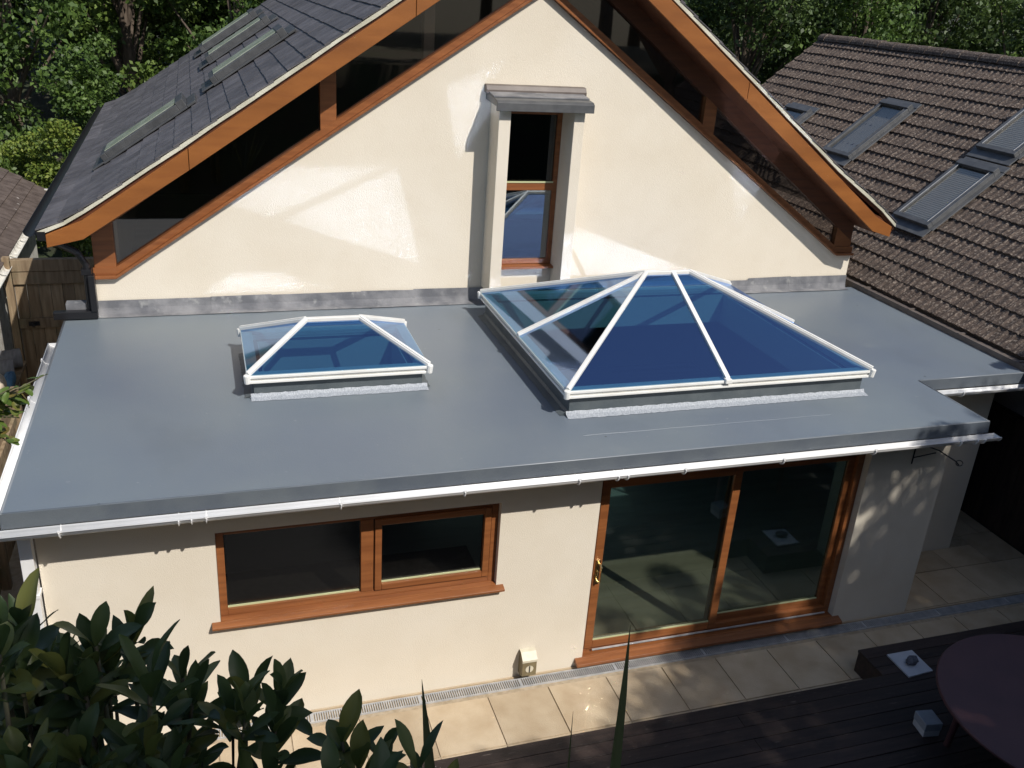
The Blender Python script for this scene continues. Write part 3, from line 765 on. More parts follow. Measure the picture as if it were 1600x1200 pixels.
# verge mortar strip, dark recess board, bargeboard
def strip(lo_l, hi_l, y0, y1, name, m_, wob=0.0, bev=0.0):
    for side in (0, 1):
        PP = LP if side == 0 else RP
        pts = []
        # resample
        for i in range(len(PP) - 1):
            k = 1 if i < len(PP) - 2 else 14
            for q in range(k):
                f = q / k; pts.append((PP[i][0] + (PP[i + 1][0] - PP[i][0]) * f, PP[i][1] + (PP[i + 1][1] - PP[i][1]) * f))
        pts.append(PP[-1])
        lo_ = [(x, z + lo_l + rnd.uniform(-wob, wob)) for x, z in pts]; hi_ = [(x, z + hi_l) for x, z in pts]
        mm = MB(); n = len(pts)
        vs = []
        for yv in (y0, y1):
            vs += [(x, yv, z) for x, z in lo_]; vs += [(x, yv, z) for x, z in hi_]
        fs = []
        for i in range(n - 1):
            fs += [(i, i + 1, n + i + 1, n + i), (2 * n + i + 1, 2 * n + i, 3 * n + i, 3 * n + i + 1), (n + i, n + i + 1, 3 * n + i + 1, 3 * n + i), (i + 1, i, 2 * n + i, 2 * n + i + 1)]
        fs += [(0, n, 3 * n, 2 * n), (n - 1, 3 * n - 1, 4 * n - 1, 2 * n - 1)]
        mm.add(vs, fs)
        mm.build(name, m_, house, bevel=bev)
strip(-0.052, -0.008, YB - 0.012, YB + 0.06, 'verge_mortar', M['mortar'], 0.006)
strip(-0.10, -0.054, YB + 0.02, YB + 0.06, 'verge_board', M['timber_dark_and_shade'])
# bargeboards with a joint
def barge(pts_lo, h, name='bargeboard'):
    mm = MB(); n = len(pts_lo)
    poly = pts_lo + [(x, z + h_) for (x, z), h_ in zip(reversed(pts_lo), reversed(h))]
    mm.prism_y(poly, YB - 0.028, YB + 0.012)
    return mm.build(name, M['barge'], house, bevel=0.004)
barge([(-4.598, 3.43), (-4.256, 3.51), (-3.20, bl(-3.20))], [0.13, 0.19, 0.215])
barge([(-3.194, bl(-3.194)), (-0.9, bl(-0.9))], [0.215, 0.215]); barge([(-0.894, bl(-0.894)), (RX - 0.002, bl(RX))], [0.215, 0.215])
barge([(RX + 0.002, br(RX)), (3.1, br(3.1))], [0.215, 0.215])
barge([(3.106, br(3.106)), (5.31, br(5.31) - 0.01), (5.60, 3.385)], [0.215, 0.20, 0.14])
# left eave gutter of the house (black) and its outlet pipe
a = MB(); a.gutter((-4.74, YB - 0.02, 3.60), (-4.74, YE, 3.58), 0.06, (-1, 0, 0)); a.box(-4.68, -4.60, YB - 0.02, YE, 3.50, 3.59)
a.build('gutter', M['black'], house)
a = MB(); a.tube([(-4.70, 3.60, 3.52), (-4.62, 3.68, 3.42), (-4.38, 3.74, 3.26), (-4.31, 3.75, 3.12), (-4.31, 3.75, 2.60)], 0.038, 12)
a.box(-4.36, -4.26, 3.70, 3.80, 3.02, 3.08)
a.build('downpipe', M['black'], house)
a = MB(); a.box(-4.68, -4.24, 3.68, 3.76, 2.535, 2.62); a.box(-4.30, -4.235, 3.66, 3.78, 2.62, 3.02); a.build('hopper', M['black'], house, bevel=0.006)
a = MB(); a.box(-4.56, -4.36, 3.78, 3.9, 2.56, 2.68); a.build('hopper_lining', M['lead'], house)

# glazed strips under the roof
YG = D + 0.075
def sgl(x, left): return zl(x) if left else zr(x)
# sill that follows the slope
def slope_board(name, pts, lo, hi, y0, y1, m_, bev=0.003):
    mm = MB(); n = len(pts)
    poly = [(x, z + lo) for x, z in pts] + [(x, z + hi) for x, z in reversed(pts)]
    # build as quads so concave outlines stay right
    vs = [];
    for yv in (y0, y1):
        vs += [(x, yv, z + lo) for x, z in pts]; vs += [(x, yv, z + hi) for x, z in pts]
    fs = []
    for i in range(n - 1):
        fs += [(i, i + 1, n + i + 1, n + i), (2 * n + i + 1, 2 * n + i, 3 * n + i, 3 * n + i + 1), (n + i, n + i + 1, 3 * n + i + 1, 3 * n + i), (i + 1, i, 2 * n + i, 2 * n + i + 1)]
    fs += [(0, n, 3 * n, 2 * n), (n - 1, 3 * n - 1, 4 * n - 1, 2 * n - 1)]
    mm.add(vs, fs)
    return mm
LW = [(GX0 - 0.01, 2.94), (-4.03, 2.94), (APX, APZ)]
RW = [(APX, APZ), (5.19, 3.0), (GX1 + 0.005, 3.0)]
for left, W_ in ((True, LW), (False, RW)):
    fr = slope_board('f', W_, 0.036, 0.115, D - 0.01, D + 0.12, None)
    # top rail under the soffit
    if left:
        tp = [(-4.24, 3.50), (RX, bl(RX) - 0.0)]
        fr.add(*[[(x, yv, z + o) for yv in (D + 0.0, D + 0.12) for o in (-0.10, 0.06) for x, z in tp], [(0, 1, 3, 2), (5, 4, 6, 7), (0, 4, 5, 1), (2, 3, 7, 6)]])
        posts = [(-4.24, -4.02), (-1.815, -1.64), (0.46, 0.60)]
    else:
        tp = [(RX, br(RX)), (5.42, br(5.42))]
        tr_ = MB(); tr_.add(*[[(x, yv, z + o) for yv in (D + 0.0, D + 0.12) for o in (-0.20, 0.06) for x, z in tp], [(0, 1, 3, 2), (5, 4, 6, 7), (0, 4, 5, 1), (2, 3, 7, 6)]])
        top_rail = tr_.build('top_rail', M['timber_dark_and_shade'], house)  # wood darkened to paint in the shade under the right overhang
        posts = [(0.70, 0.84), (2.86, 3.03), (5.16, 5.43)]
    f_ = fr.build('gable_window', M['wood'], house)
    for (pa, pb) in posts:
        t_ = (lambda x: min(bl(x), br(x)) - (0.10 if left else 0.20))
        zz = lambda x: max(sgl(x, left), 2.94 if left else 3.0) + 0.11
        ta, tb = t_(pa), t_(pb)
        if tb <= zz(pb) + 0.01 or ta <= zz(pa) + 0.01: continue
        mm = MB(); mm.add([(pa, yv, zz(pa)) for yv in (D + 0.003, D + 0.11)] + [(pb, yv, zz(pb)) for yv in (D + 0.003, D + 0.11)] + [(pb, yv, tb) for yv in (D + 0.003, D + 0.11)] + [(pa, yv, ta) for yv in (D + 0.003, D + 0.11)],
                           [(0, 2, 4, 6), (7, 5, 3, 1), (0, 6, 7, 1), (2, 3, 5, 4)])
        mm.build('post', M['wood'], f_, bevel=0.003)
    # sill
    s_ = slope_board('s', W_, 0.002, 0.034, D - 0.065, D + 0.1, None); s_.build('sill', M['wood'], f_, bevel=0.003)
    # panes
    cuts = sorted([p for q in posts for p in q])
    segs_ = [(-4.02, -1.815), (-1.64, 0.46)] if left else [(0.84, 2.86), (3.03, 5.16)]
    for xa, xb in segs_:
        zz = lambda x: max(sgl(x, left), 2.94 if left else 3.0) + 0.113
        t_ = lambda x: (bl(x) - 0.10) if left else (br(x) - 0.20)
        mm = MB()
        mm.add([(xa + 0.001, YG, zz(xa)), (xb - 0.001, YG, zz(xb)), (xb - 0.001, YG, t_(xb) - 0.002), (xa + 0.001, YG, t_(xa) - 0.002)], [(0, 1, 2, 3)])
        mm.build('pane', M['glass_gable'], f_)
# soffit closing wall line and boarding
a = MB(); a.prism_y([(-4.24, 3.565), (RX, bl(RX) + 0.045), (5.42, br(5.42) + 0.045), (5.42, br(5.42) + 0.02), (RX, bl(RX) + 0.015), (-4.24, 3.53)], YB + 0.05, D - 0.004)
a.build('soffit', M['timber_dark_and_shade'], house)
# loft space behind the strips: floor and back wall, a light post seen through the left strip
a = MB(); a.box(GX0 + 0.26, GX1 - 0.26, D + 0.26, 9.0, 2.62, 2.70); a.build('upper_floor', M['floor'], house)
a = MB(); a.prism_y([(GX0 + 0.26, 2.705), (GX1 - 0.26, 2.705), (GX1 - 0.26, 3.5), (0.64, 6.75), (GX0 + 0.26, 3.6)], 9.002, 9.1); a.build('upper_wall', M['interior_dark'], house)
a = MB(); a.box(-0.62, -0.50, D + 0.30, D + 0.42, 4.6, 5.95); a.build('loft_post', M['interior'], house)

# tall narrow window with rendered cheeks and little roof
OY = D - 0.36
a = MB(); a.box(0.105, 0.245, OY, D - 0.002, 2.72, 4.93); cheek = a.build('window_cheek', M['render'], house, bevel=0.006)
a = MB(); a.box(1.005, 1.135, OY, D - 0.002, 2.72, 4.93); a.build('window_cheek', M['render'], house, bevel=0.006)
a = MB(); frame_rect(a, ox0 + 0.006, ox1 + 0.004, oz0 + 0.035, oz1 - 0.0, 0.06, D + 0.0, D + 0.07); a.box(ox0 + 0.066, ox1 - 0.056, D - 0.005, D + 0.06, 3.895, 3.99)
tw = a.build('tall_window', M['wood'], house, bevel=0.004)
a = MB(); a.box(ox0 + 0.066, ox1 - 0.056, D + 0.025, D + 0.031, 3.99, oz1 - 0.06); a.build('pane', M['glass_dark'], tw)
a = MB(); a.box(ox0 + 0.066, ox1 - 0.056, D + 0.025, D + 0.031, oz0 + 0.095, 3.895); a.build('pane', M['glass_velux'], tw)
a = MB(); a.box(ox0 + 0.066, ox1 - 0.056, D - 0.012, D - 0.006, 3.985, 4.005); a.build('glazing_seal', M['spacer'], tw)
a = MB(); a.prism_x([(D + 0.07, oz0 + 0.034), (D - 0.10, oz0 + 0.02), (D - 0.10, oz0 - 0.005), (D + 0.07, oz0 + 0.002)], ox0 + 0.007, ox1 + 0.003); a.build('sill', M['wood'], tw)
a = MB(); a.prism_x([(D - 0.002, 5.02), (D - 0.42, 4.98), (D - 0.46, 4.955), (D - 0.46, 4.865), (D - 0.43, 4.865), (D - 0.42, 4.91), (D - 0.002, 4.935)], 0.045, 1.20)
hood = a.build('window_hood', M['grey_frame'], house, bevel=0.004)
a = MB(); a.prism_x([(D - 0.09, 5.032), (D - 0.30, 5.008), (D - 0.30, 4.996), (D - 0.09, 5.014)], 0.05, 1.195); a.build('hood_slab', M['lead'], hood)
a = MB(); a.prism_x([(D - 0.003, 5.105), (D - 0.07, 5.10), (D - 0.105, 5.05), (D - 0.105, 5.01), (D - 0.003, 5.01)], 0.02, 1.235); a.build('hood_upstand', M['brown_gutter'], hood, bevel=0.008)

# roof windows in the slates
def roof_window(parent, P, slope, sgn, wdt, lng, fm, gm, group=None, name='roof_window', blind=True, h=0.085, gl=0.030):
    """P = lower near corner point on the roof (x,y,z); runs up-slope by lng, along +y by wdt; sgn=+1 when the roof rises with +x"""
    P = Vector(P); up = Vector((1, 0, slope)).normalized()
    n = Vector((-slope, 0, 1)).normalized(); yv = Vector((0, 1, 0))
    def Q(u, v, w_): return P + up * u + yv * v + n * w_
    def bx(m, u0, u1, v0, v1, w0, w1):
        vs = [Q(u0, v0, w0), Q(u1, v0, w0), Q(u1, v1, w0), Q(u0, v1, w0), Q(u0, v0, w1), Q(u1, v0, w1), Q(u1, v1, w1), Q(u0, v1, w1)]
        m.add(vs, [(0, 3, 2, 1), (4, 5, 6, 7), (0, 1, 5, 4), (1, 2, 6, 5), (2, 3, 7, 6), (3, 0, 4, 7)])
    m = MB(); fw = 0.075
    bx(m, 0, fw, 0, wdt, 0, h); bx(m, lng - 0.10, lng, 0, wdt, 0, h + 0.02); bx(m, fw, lng - 0.10, 0, fw, 0, h); bx(m, fw, lng - 0.10, wdt - fw, wdt, 0, h)
    bx(m, -0.16, 0, -0.05, wdt + 0.05, 0.02, 0.038)
    bx(m, 0, lng, -0.07, -0.002, 0.012, 0.034); bx(m, 0, lng, wdt + 0.002, wdt + 0.07, 0.012, 0.034); bx(m, lng + 0.002, lng + 0.12, -0.06, wdt + 0.06, 0.012, 0.04)
    f_ = m.build(name, fm, parent, bevel=0.006)
    m = MB(); bx(m, fw, lng - 0.10, fw, wdt - fw, h - gl - 0.006, h - gl); m.build('pane', gm, f_)
    for v_a in (fw - 0.010, wdt - fw):
        m = MB(); bx(m, fw - 0.012, lng - 0.09, v_a, v_a + 0.010, h, h + 0.005); m.build('glazing_trim', M['steel'] if blind else M['grey_frame'], f_)
    m = MB()
    if blind:
        u = fw + 0.01
        while u < lng - 0.12:
            bx(m, u, u + 0.024, fw + 0.002, wdt - fw - 0.002, h - 0.06, h - 0.048); u += 0.036
        m.build('blind', M['interior'], f_)
    m = MB(); bx(m, fw, lng - 0.10, fw, wdt - fw, -0.02, 0.0); m.build('well', M['cupboard'], f_)
    return f_
sl_ = 0.685
zt = lambda x: bl(x) + 0.31
for (x, y, l_) in ((-4.15, 5.35, 1.18), (-2.86, 5.70, 1.10), (-2.86, 8.35, 1.10), (-2.92, 10.6, 1.12)):
    roof_window(house, (x, y, zt(x) + 0.01), sl_, 1, 0.62, l_, M['slate_frame'], M['slate_glass_painted'], blind=False, h=0.11, gl=-0.012)

# ================================================================ neighbour on the right
nb = thing('tiled_house', 'neighbouring house with dark brown concrete tile roof and four roof windows at the right', 'house', (8.5, 4, 0))
NE = (5.75, 2.60); NP = 0.8; NRX = 9.40; NRZ = NE[1] + NP * (NRX - NE[0])
m = MB()
y0n, y1n = -6.0, 11.0
slen = math.hypot(NRX - NE[0], NRZ - NE[1]); nc = 19; cl = slen / nc
upx, upz = 1 / math.hypot(1, NP), NP / math.hypot(1, NP); nxx, nzz = -upz, upx
NY = int((y1n - y0n) / 0.026)
rows_ = []
for c in range(nc):
    for (f, hgt) in ((0.0, 0.0), (0.0, 0.034), (0.5, 0.021), (1.0, 0.009)):
        rows_.append(((c + f) * cl, hgt, c))
ya_ = np.linspace(y0n, y1n, NY + 1)
vsn = []
for (s_, hgt, c) in rows_:
    off = (c % 2) * 0.0
    ph = (ya_ / 0.125 + off) % 1.0
    prof = 0.0075 * np.cos(2 * np.pi * ph) + 0.004 * np.cos(4 * np.pi * ph + 0.6)
    jit = nr.normal(0, 0.0028, NY + 1)
    tilej = np.interp(ya_, np.arange(y0n, y1n + 1, 0.31), nr.normal(0, 0.004, len(np.arange(y0n, y1n + 1, 0.31))))
    hh = hgt + (prof + jit + tilej if hgt > 0 else prof * 0.4)
    ss = s_ + (nr.normal(0, 0.004, NY + 1) if 0 < hgt else 0)
    X = NE[0] + upx * ss + nxx * hh; Z = NE[1] + upz * ss + nzz * hh
    vsn += list(zip(X.tolist() if hasattr(X, 'tolist') else [X] * (NY + 1), ya_.tolist(), Z.tolist()))
fsn = []
W1 = NY + 1
for r in range(len(rows_) - 1):
    for i in range(NY): fsn.append((r * W1 + i, r * W1 + i + 1, (r + 1) * W1 + i + 1, (r + 1) * W1 + i))
m.add(vsn, fsn)
m.build('tiled_roof', M['tile'], nb)
m = MB(); y = y0n
while y < y1n:
    pts = [(y, 0), (min(y + 0.43, y1n), 0)]
    n = 8; vs = []
    lift = rnd.uniform(-0.004, 0.006)
    for yy_, e in ((y, 0.012), (min(y + 0.45, y1n), 0.0)):
        for k in range(n + 1):
            t = math.pi * k / n
            vs.append((NRX + math.cos(t) * (0.13 + e), yy_, NRZ - 0.04 + lift + math.sin(t) * (0.12 + e)))
    m.add(vs, [(k, k + 1, n + 2 + k, n + 1 + k) for k in range(n)] + [tuple(range(n + 1))])
    y += 0.43
m.build('ridge_tile', M['tile'], nb)
m = MB(); m.add([(NRX, y0n, NRZ), (NRX, y1n, NRZ), (13.05, y1n, 2.6), (13.05, y0n, 2.6)], [(0, 1, 2, 3)]); m.build('far_slope', M['tile'], nb)
m = MB(); m.box(6.62, 12.4, y0n + 0.3, y1n - 0.3, -0.3, 2.75); m.prism_y([(6.62, 2.751), (12.4, 2.751), (NRX, NRZ - 0.15)], y0n + 0.3, y1n - 0.3); m.build('wall', M['grey_wall'], nb)
m = MB(); m.prism_y([(5.80, 2.56), (6.62, 3.2), (6.62, 2.5), (5.80, 2.48)], y0n, y1n); m.build('eaves_box', M['brown_gutter'], nb)
m = MB(); m.box(5.625, 5.735, y0n, y1n, 2.505, 2.575); m.box(5.612, 5.624, y0n, y1n, 2.50, 2.588)
for k in range(18): m.box(5.61, 5.74, y0n + 0.4 + k * 0.92, y0n + 0.43 + k * 0.92, 2.576, 2.594)
m.build('gutter', M['brown_gutter'], nb)
for (x, y, l_, bld) in ((7.20, 6.50, 1.36, False), (6.62, 3.74, 1.28, True), (7.86, 3.79, 1.0, True), (6.95, 8.60, 1.10, False)):
    roof_window(nb, (x, y, NE[1] + NP * (x - NE[0]) + 0.05), NP, 1, 0.74, l_, M['grey_frame'], M['glass_tile'], blind=bld, h=0.10)

# boundary fence right
fr_ = thing('boundary_fence', 'dark stained close boarded fence below the brown tiled roof', 'fence', (6.5, 0, 0))
m = MB(); y = -2.5
while y < 4.5:
    m.box(6.47 + rnd.uniform(0, 0.006), 6.49, y + 0.003, y + 0.117, 0.0, 1.57 + rnd.uniform(-0.006, 0.006)); y += 0.12
m.build('fence_board', M['fence_dark'], fr_)
m = MB(); m.box(6.462, 6.51, -2.5, 4.5, 1.582, 1.612); m.build('capping_rail', M['fence_dark'], fr_)
for y in (-2.4, -0.6, 1.2, 3.0, 4.4):
    m = MB(); m.box(6.492, 6.58, y, y + 0.09, -0.2, 1.578); m.build('post', M['fence_dark'], fr_)

# ================================================================ left side: garage, gate, fence, stored things
ga = thing('garage', 'garage with weathered brown tile roof and white gutter at the left edge', 'garage', (-8, 9, 0))
GE = (-5.70, 2.22); GP = 0.575
m = MB(); nc2 = 14; cl2 = 0.22
for c in range(nc2):
    s0 = c * cl2; s1 = s0 + cl2 * 1.1
    dxx, dzz = -1 / math.hypot(1, GP), GP / math.hypot(1, GP)
    y = 4.6 - (c % 2) * 0.09
    while y < 11.5:
        ya = max(y + 0.002, 4.6); yb = min(y + 0.178, 11.55); l1 = 0.022 + rnd.uniform(0, 0.006)
        if yb > ya + 0.02:
            A_ = (GE[0] + dxx * s0 + GP * 0.85 * l1, GE[1] + dzz * s0 + 0.87 * l1); B_ = (GE[0] + dxx * s1, GE[1] + dzz * s1)
            m.add([(A_[0], ya, A_[1]), (A_[0], yb, A_[1]), (B_[0], yb, B_[1]), (B_[0], ya, B_[1]), (A_[0] - 0.006, ya, A_[1] - 0.015), (A_[0] - 0.006, yb, A_[1] - 0.015)], [(0, 1, 2, 3), (4, 5, 1, 0)])
        y += 0.18
m.add([(GE[0], 4.6, GE[1] - 0.03), (GE[0], 11.5, GE[1] - 0.03), (GE[0] - 3, 11.5, GE[1] + 3 * GP - 0.03), (GE[0] - 3, 4.6, GE[1] + 3 * GP - 0.03)], [(0, 1, 2, 3)])
m.build('tiled_roof', M['garage_tile'], ga)
m = MB(); m.box(-9.5, -5.95, 4.8, 11.3, -0.3, 2.1); m.build('wall', M['white_paint'], ga)
m = MB(); m.box(-5.72, -5.70, 4.6, 11.5, 2.08, 2.20); m.box(-5.74, -5.62, 11.40, 11.5, 2.05, 2.26); m.build('fascia', M['white_paint'], ga)
m = MB(); m.gutter((-5.65, 4.6, 2.19), (-5.65, 11.5, 2.19), 0.055, (1, 0, 0))
for k in range(8): m.box(-5.70, -5.59, 4.9 + k * 0.85, 4.93 + k * 0.85, 2.19, 2.20)
g_ = m.build('gutter', M['white_paint'], ga)
m = MB(); m.tube([(-5.65, 7.75, 2.14), (-5.75, 7.75, 1.98), (-5.88, 7.75, 1.9), (-5.88, 7.75, 0.05)], 0.035, 10); m.build('downpipe', M['white_paint'], ga)

gt = thing('garden_gate', 'weathered boarded garden gate closing the side passage beside the garage', 'gate', (-5.1, 7, 0))
m = MB(); x = -5.62; k = 0
while x < -4.36:
    m.box(x + 0.003, x + 0.147, 7.0 + rnd.uniform(0, 0.004), 7.022, 0.05, 2.02 + rnd.uniform(-0.004, 0.004)); x += 0.15
m.build('board_panel', M['fence_old'], gt)
for z0_, z1_ in ((1.92, 2.10), (1.28, 1.42), (0.35, 0.49)):
    m = MB(); m.box(-5.62, -4.37, 6.962, 6.998, z0_, z1_); m.build('rail', M['fence_old'], gt, bevel=0.004)
m = MB(); m.box(-5.62, -4.37, 6.95, 7.05, 2.105, 2.27); m.build('head_board', M['fence_old'], gt, bevel=0.005)
m = MB(); m.box(-5.72, -5.63, 6.95, 7.05, 0, 2.3); m.build('post', M['fence_old'], gt)
m = MB(); m.tube([(-5.43, 6.955, 1.35), (-5.43, 6.90, 1.35)], 0.03, 10); m.box(-5.5, -5.36, 6.945, 6.96, 1.32, 1.38); m.build('latch', M['iron'], gt)

lf = thing('side_fence', 'weathered boarded fence along the passage left of the flat roof', 'fence', (-5.35, 2, 0))
m = MB(); y = -1.2; k = 0
while y < 4.6:
    t = rnd.uniform(-0.02, 0.02)
    m.box(-5.36 + rnd.uniform(0, 0.012), -5.34, y + 0.004, y + 0.136, 0.0, 1.42 + rnd.uniform(-0.05, 0.05)); y += 0.14; k += 1
m.build('fence_board', M['fence_old'], lf)
for y in (-1.1, 0.7, 2.5, 4.3):
    m = MB(); m.box(-5.338, -5.25, y, y + 0.09, -0.2, 1.50); m.build('post', M['fence_old'], lf, bevel=0.004)
m = MB(); m.box(-5.338, -5.30, -1.2, 4.6, 1.10, 1.19); m.box(-5.338, -5.30, -1.2, 4.6, 0.3, 0.39); m.build('rail', M['fence_old'], lf)

# a timber rack that carries the rolls and sacks
rk = thing('storage_rack', 'rough timber rack by the garage carrying grey rolls and sacks', 'rack', (-5.9, 5.6, 0))
m = MB(); m.box(-6.3, -5.56, 4.75, 6.75, 0.84, 0.88); m.build('shelf', M['fence_old'], rk)
for x in (-6.25, -5.62):
    for y in (4.8, 6.65):
        m = MB(); m.box(x, x + 0.05, y, y + 0.05, 0, 0.838); m.build('leg', M['fence_old'], rk)
def roll(c, d, r, L, label):
    m = MB(); d = Vector(d).normalized(); c = Vector(c)
    m.tube([c - d * L / 2, c - d * (L / 2 - 0.01), c, c + d * (L / 2 - 0.01), c + d * L / 2], [r * 0.94, r, r * 0.98, r, r * 0.94], 20)
    t = m.build('felt_roll', M['felt'], None, smooth=True)
    # centre mesh origin
    return t
# positions are given in world coordinates
def place(o, label, cat, group=None):
    me = o.data; vv = np.array([v.co[:] for v in me.vertices]); lo_ = vv.min(0); hi_ = vv.max(0); c_ = Vector(((lo_[0] + hi_[0]) / 2, (lo_[1] + hi_[1]) / 2, lo_[2]))
    me.transform(Matrix.Translation(-c_)); o.location = c_
    return tag(o, label, cat, group)
place(roll((-5.92, 6.42, 1.02), (1, 0.25, 0.02), 0.13, 0.72, ''), 'grey roll of roofing felt lying behind the other roll, nearest the gate', 'roll', 'grey rolls on the rack')
place(roll((-5.95, 6.06, 1.02), (1, 0.2, 0.02), 0.13, 0.70, ''), 'grey roll of roofing felt lying in front, next to the sacks', 'roll', 'grey rolls on the rack')
def sack(c, sx, sy, sz, m_, name, label, cat, group=None):
    m = MB(); n = 14; vs = []; fs = []
    for i in range(n + 1):
        ph = math.pi * i / n
        for k in range(n):
            th_ = 2 * math.pi * k / n
            e = lambda v, q: math.copysign(abs(v) ** q, v)
            x = e(math.cos(th_), 0.6) * e(math.sin(ph), 0.7) * sx; y = e(math.sin(th_), 0.6) * e(math.sin(ph), 0.7) * sy; z = e(math.cos(ph), 0.75) * sz
            j = 1 + 0.09 * math.sin(5 * th_ + 3 * ph) + rnd.uniform(-0.05, 0.05)
            vs.append((c[0] + x * j, c[1] + y * j, c[2] + z * j))
    for i in range(n):
        for k in range(n): fs.append((i * n + k, i * n + (k + 1) % n, (i + 1) * n + (k + 1) % n, (i + 1) * n + k))
    m.add(vs, fs)
    o = m.build(name, m_, None, smooth=True)
    s_ = o.modifiers.new('s', 'SUBSURF'); s_.levels = 1; s_.render_levels = 1
    return place(o, label, cat, group)
sack((-5.84, 5.50, 1.04), 0.24, 0.22, 0.15, M['sack'], 'sack', 'cream sack on the rack beside the blue sheet', 'sack', 'cream sacks on the rack')
sack((-5.95, 5.04, 1.04), 0.24, 0.22, 0.15, M['sack'], 'sack', 'cream sack on the rack, the one farthest from the rolls', 'sack', 'cream sacks on the rack')
sack((-5.63, 5.80, 0.98), 0.07, 0.22, 0.09, M['blue_sheet'], 'folded_sheet', 'crumpled blue plastic sheet wedged beside the cream sack', 'plastic sheet')

# ================================================================ deck and what stands on it
dk = thing('timber_deck', 'dark brown stained timber deck beyond the paving', 'deck', (2, -2.4, 0))
ZD = 0.25
m = MB(); y = -1.085
while y > -3.7:
    xj = rnd.choice([-2.9, -0.6, 1.2, 3.9, 5.2])
    m.box(-5.0, xj, y - 0.138, y, ZD - 0.03, ZD + rnd.uniform(-0.002, 0.002))
    m.box(xj + 0.004, 6.3, y - 0.138, y, ZD - 0.03, ZD + rnd.uniform(-0.002, 0.002)); y -= 0.145
y = -0.70 
m.box(2.90, 6.3, -0.838, -0.70, ZD - 0.03, ZD); m.box(2.90, 6.3, -0.968, -0.845, ZD - 0.03, ZD); m.box(2.90, 6.3, -1.081, -0.974, ZD - 0.03, ZD)
m.build('deck_board', M['deck'], dk, bevel=0.003)
m = MB(); m.box(-5.0, 2.90, -1.115, -1.09, -0.02, ZD - 0.032); m.box(2.93, 6.3, -0.735, -0.71, -0.02, ZD - 0.032); m.box(2.902, 2.928, -1.115, -0.71, -0.02, ZD - 0.032)
m.build('fascia_board', M['deck'], dk)
tb = thing('round_table', 'large round dark red table on the deck at the right edge', 'table', (3.37, -2.51, ZD))
m = MB(); m.lathe(3.37, -2.51, [(0.955, 0.965), (0.972, 0.972), (0.974, 0.99), (0.965, 1.0)], 96); m.build('table_top', M['table'], tb)
m = MB(); m.lathe(3.37, -2.51, [(0.80, 0.90), (0.80, 0.962)], 48); m.build('apron', M['table'], tb)
for k in range(4):
    t = math.pi / 4 + k * math.pi / 2
    m = MB(); m.tube([(3.37 + 0.72 * math.cos(t), -2.51 + 0.72 * math.sin(t), ZD), (3.37 + 0.68 * math.cos(t), -2.51 + 0.68 * math.sin(t), 0.90)], [0.028, 0.038], 12); m.build('leg', M['table'], tb)
# pale board with a stone
m = MB(); z = ZD + 0.003
m.add([(3.125, -0.849, z), (3.428, -0.85, z), (3.425, -1.161, z), (3.124, -1.183, z), (3.125, -0.849, z + 0.018), (3.428, -0.85, z + 0.018), (3.425, -1.161, z + 0.018), (3.124, -1.183, z + 0.018)], [(0, 1, 2, 3), (7, 6, 5, 4), (0, 4, 5, 1), (1, 5, 6, 2), (2, 6, 7, 3), (3, 7, 4, 0)])
place(m.build('paving_tile', M['pale_board'], None, bevel=0.002), 'square pale tile lying on the deck under a dark stone', 'tile')
m = MB(); n = 10; vs = []; fs = []
for i in range(n + 1):
    ph = math.pi * i / n
    for k in range(n):
        t = 2 * math.pi * k / n; j = 1 + rnd.uniform(-0.13, 0.13)
        vs.append((3.285 + 0.075 * j * math.sin(ph) * math.cos(t) + 0.02 * math.sin(ph) * math.sin(t), -1.02 + 0.055 * j * math.sin(ph) * math.sin(t), z + 0.018 + 0.035 + 0.035 * j * math.cos(ph)))
for i in range(n):
    for k in range(n): fs.append((i * n + k, i * n + (k + 1) % n, (i + 1) * n + (k + 1) % n, (i + 1) * n + k))
m.add(vs, fs); place(m.build('stone', M['stone'], None), 'dark rounded stone weighing down the pale tile', 'stone')
bx_ = thing('small_box', 'small grey cubic box with white lower half standing near the round table', 'box', (2.80, -1.80, ZD))
def rbox(m, cx, cy_, hx_, hy_, z0, z1, ang):
    c, s = math.cos(ang), math.sin(ang); P = [(cx + c * a_ - s * b_, cy_ + s * a_ + c * b_) for a_, b_ in ((-hx_, -hy_), (hx_, -hy_), (hx_, hy_), (-hx_, hy_))]
    m.add([(x, y, z0) for x, y in P] + [(x, y, z1) for x, y in P], [(0, 3, 2, 1), (4, 5, 6, 7), (0, 1, 5, 4), (1, 2, 6, 5), (2, 3, 7, 6), (3, 0, 4, 7)])
m = MB(); rbox(m, 2.80, -1.80, 0.078, 0.085, ZD + 0.003, ZD + 0.068, -0.15); m.build('box_body', M['box_white'], bx_, bevel=0.004)
m = MB(); rbox(m, 2.80, -1.80, 0.083, 0.090, ZD + 0.069, ZD + 0.15, -0.15); m.build('lid', M['box_grey'], bx_, bevel=0.006)
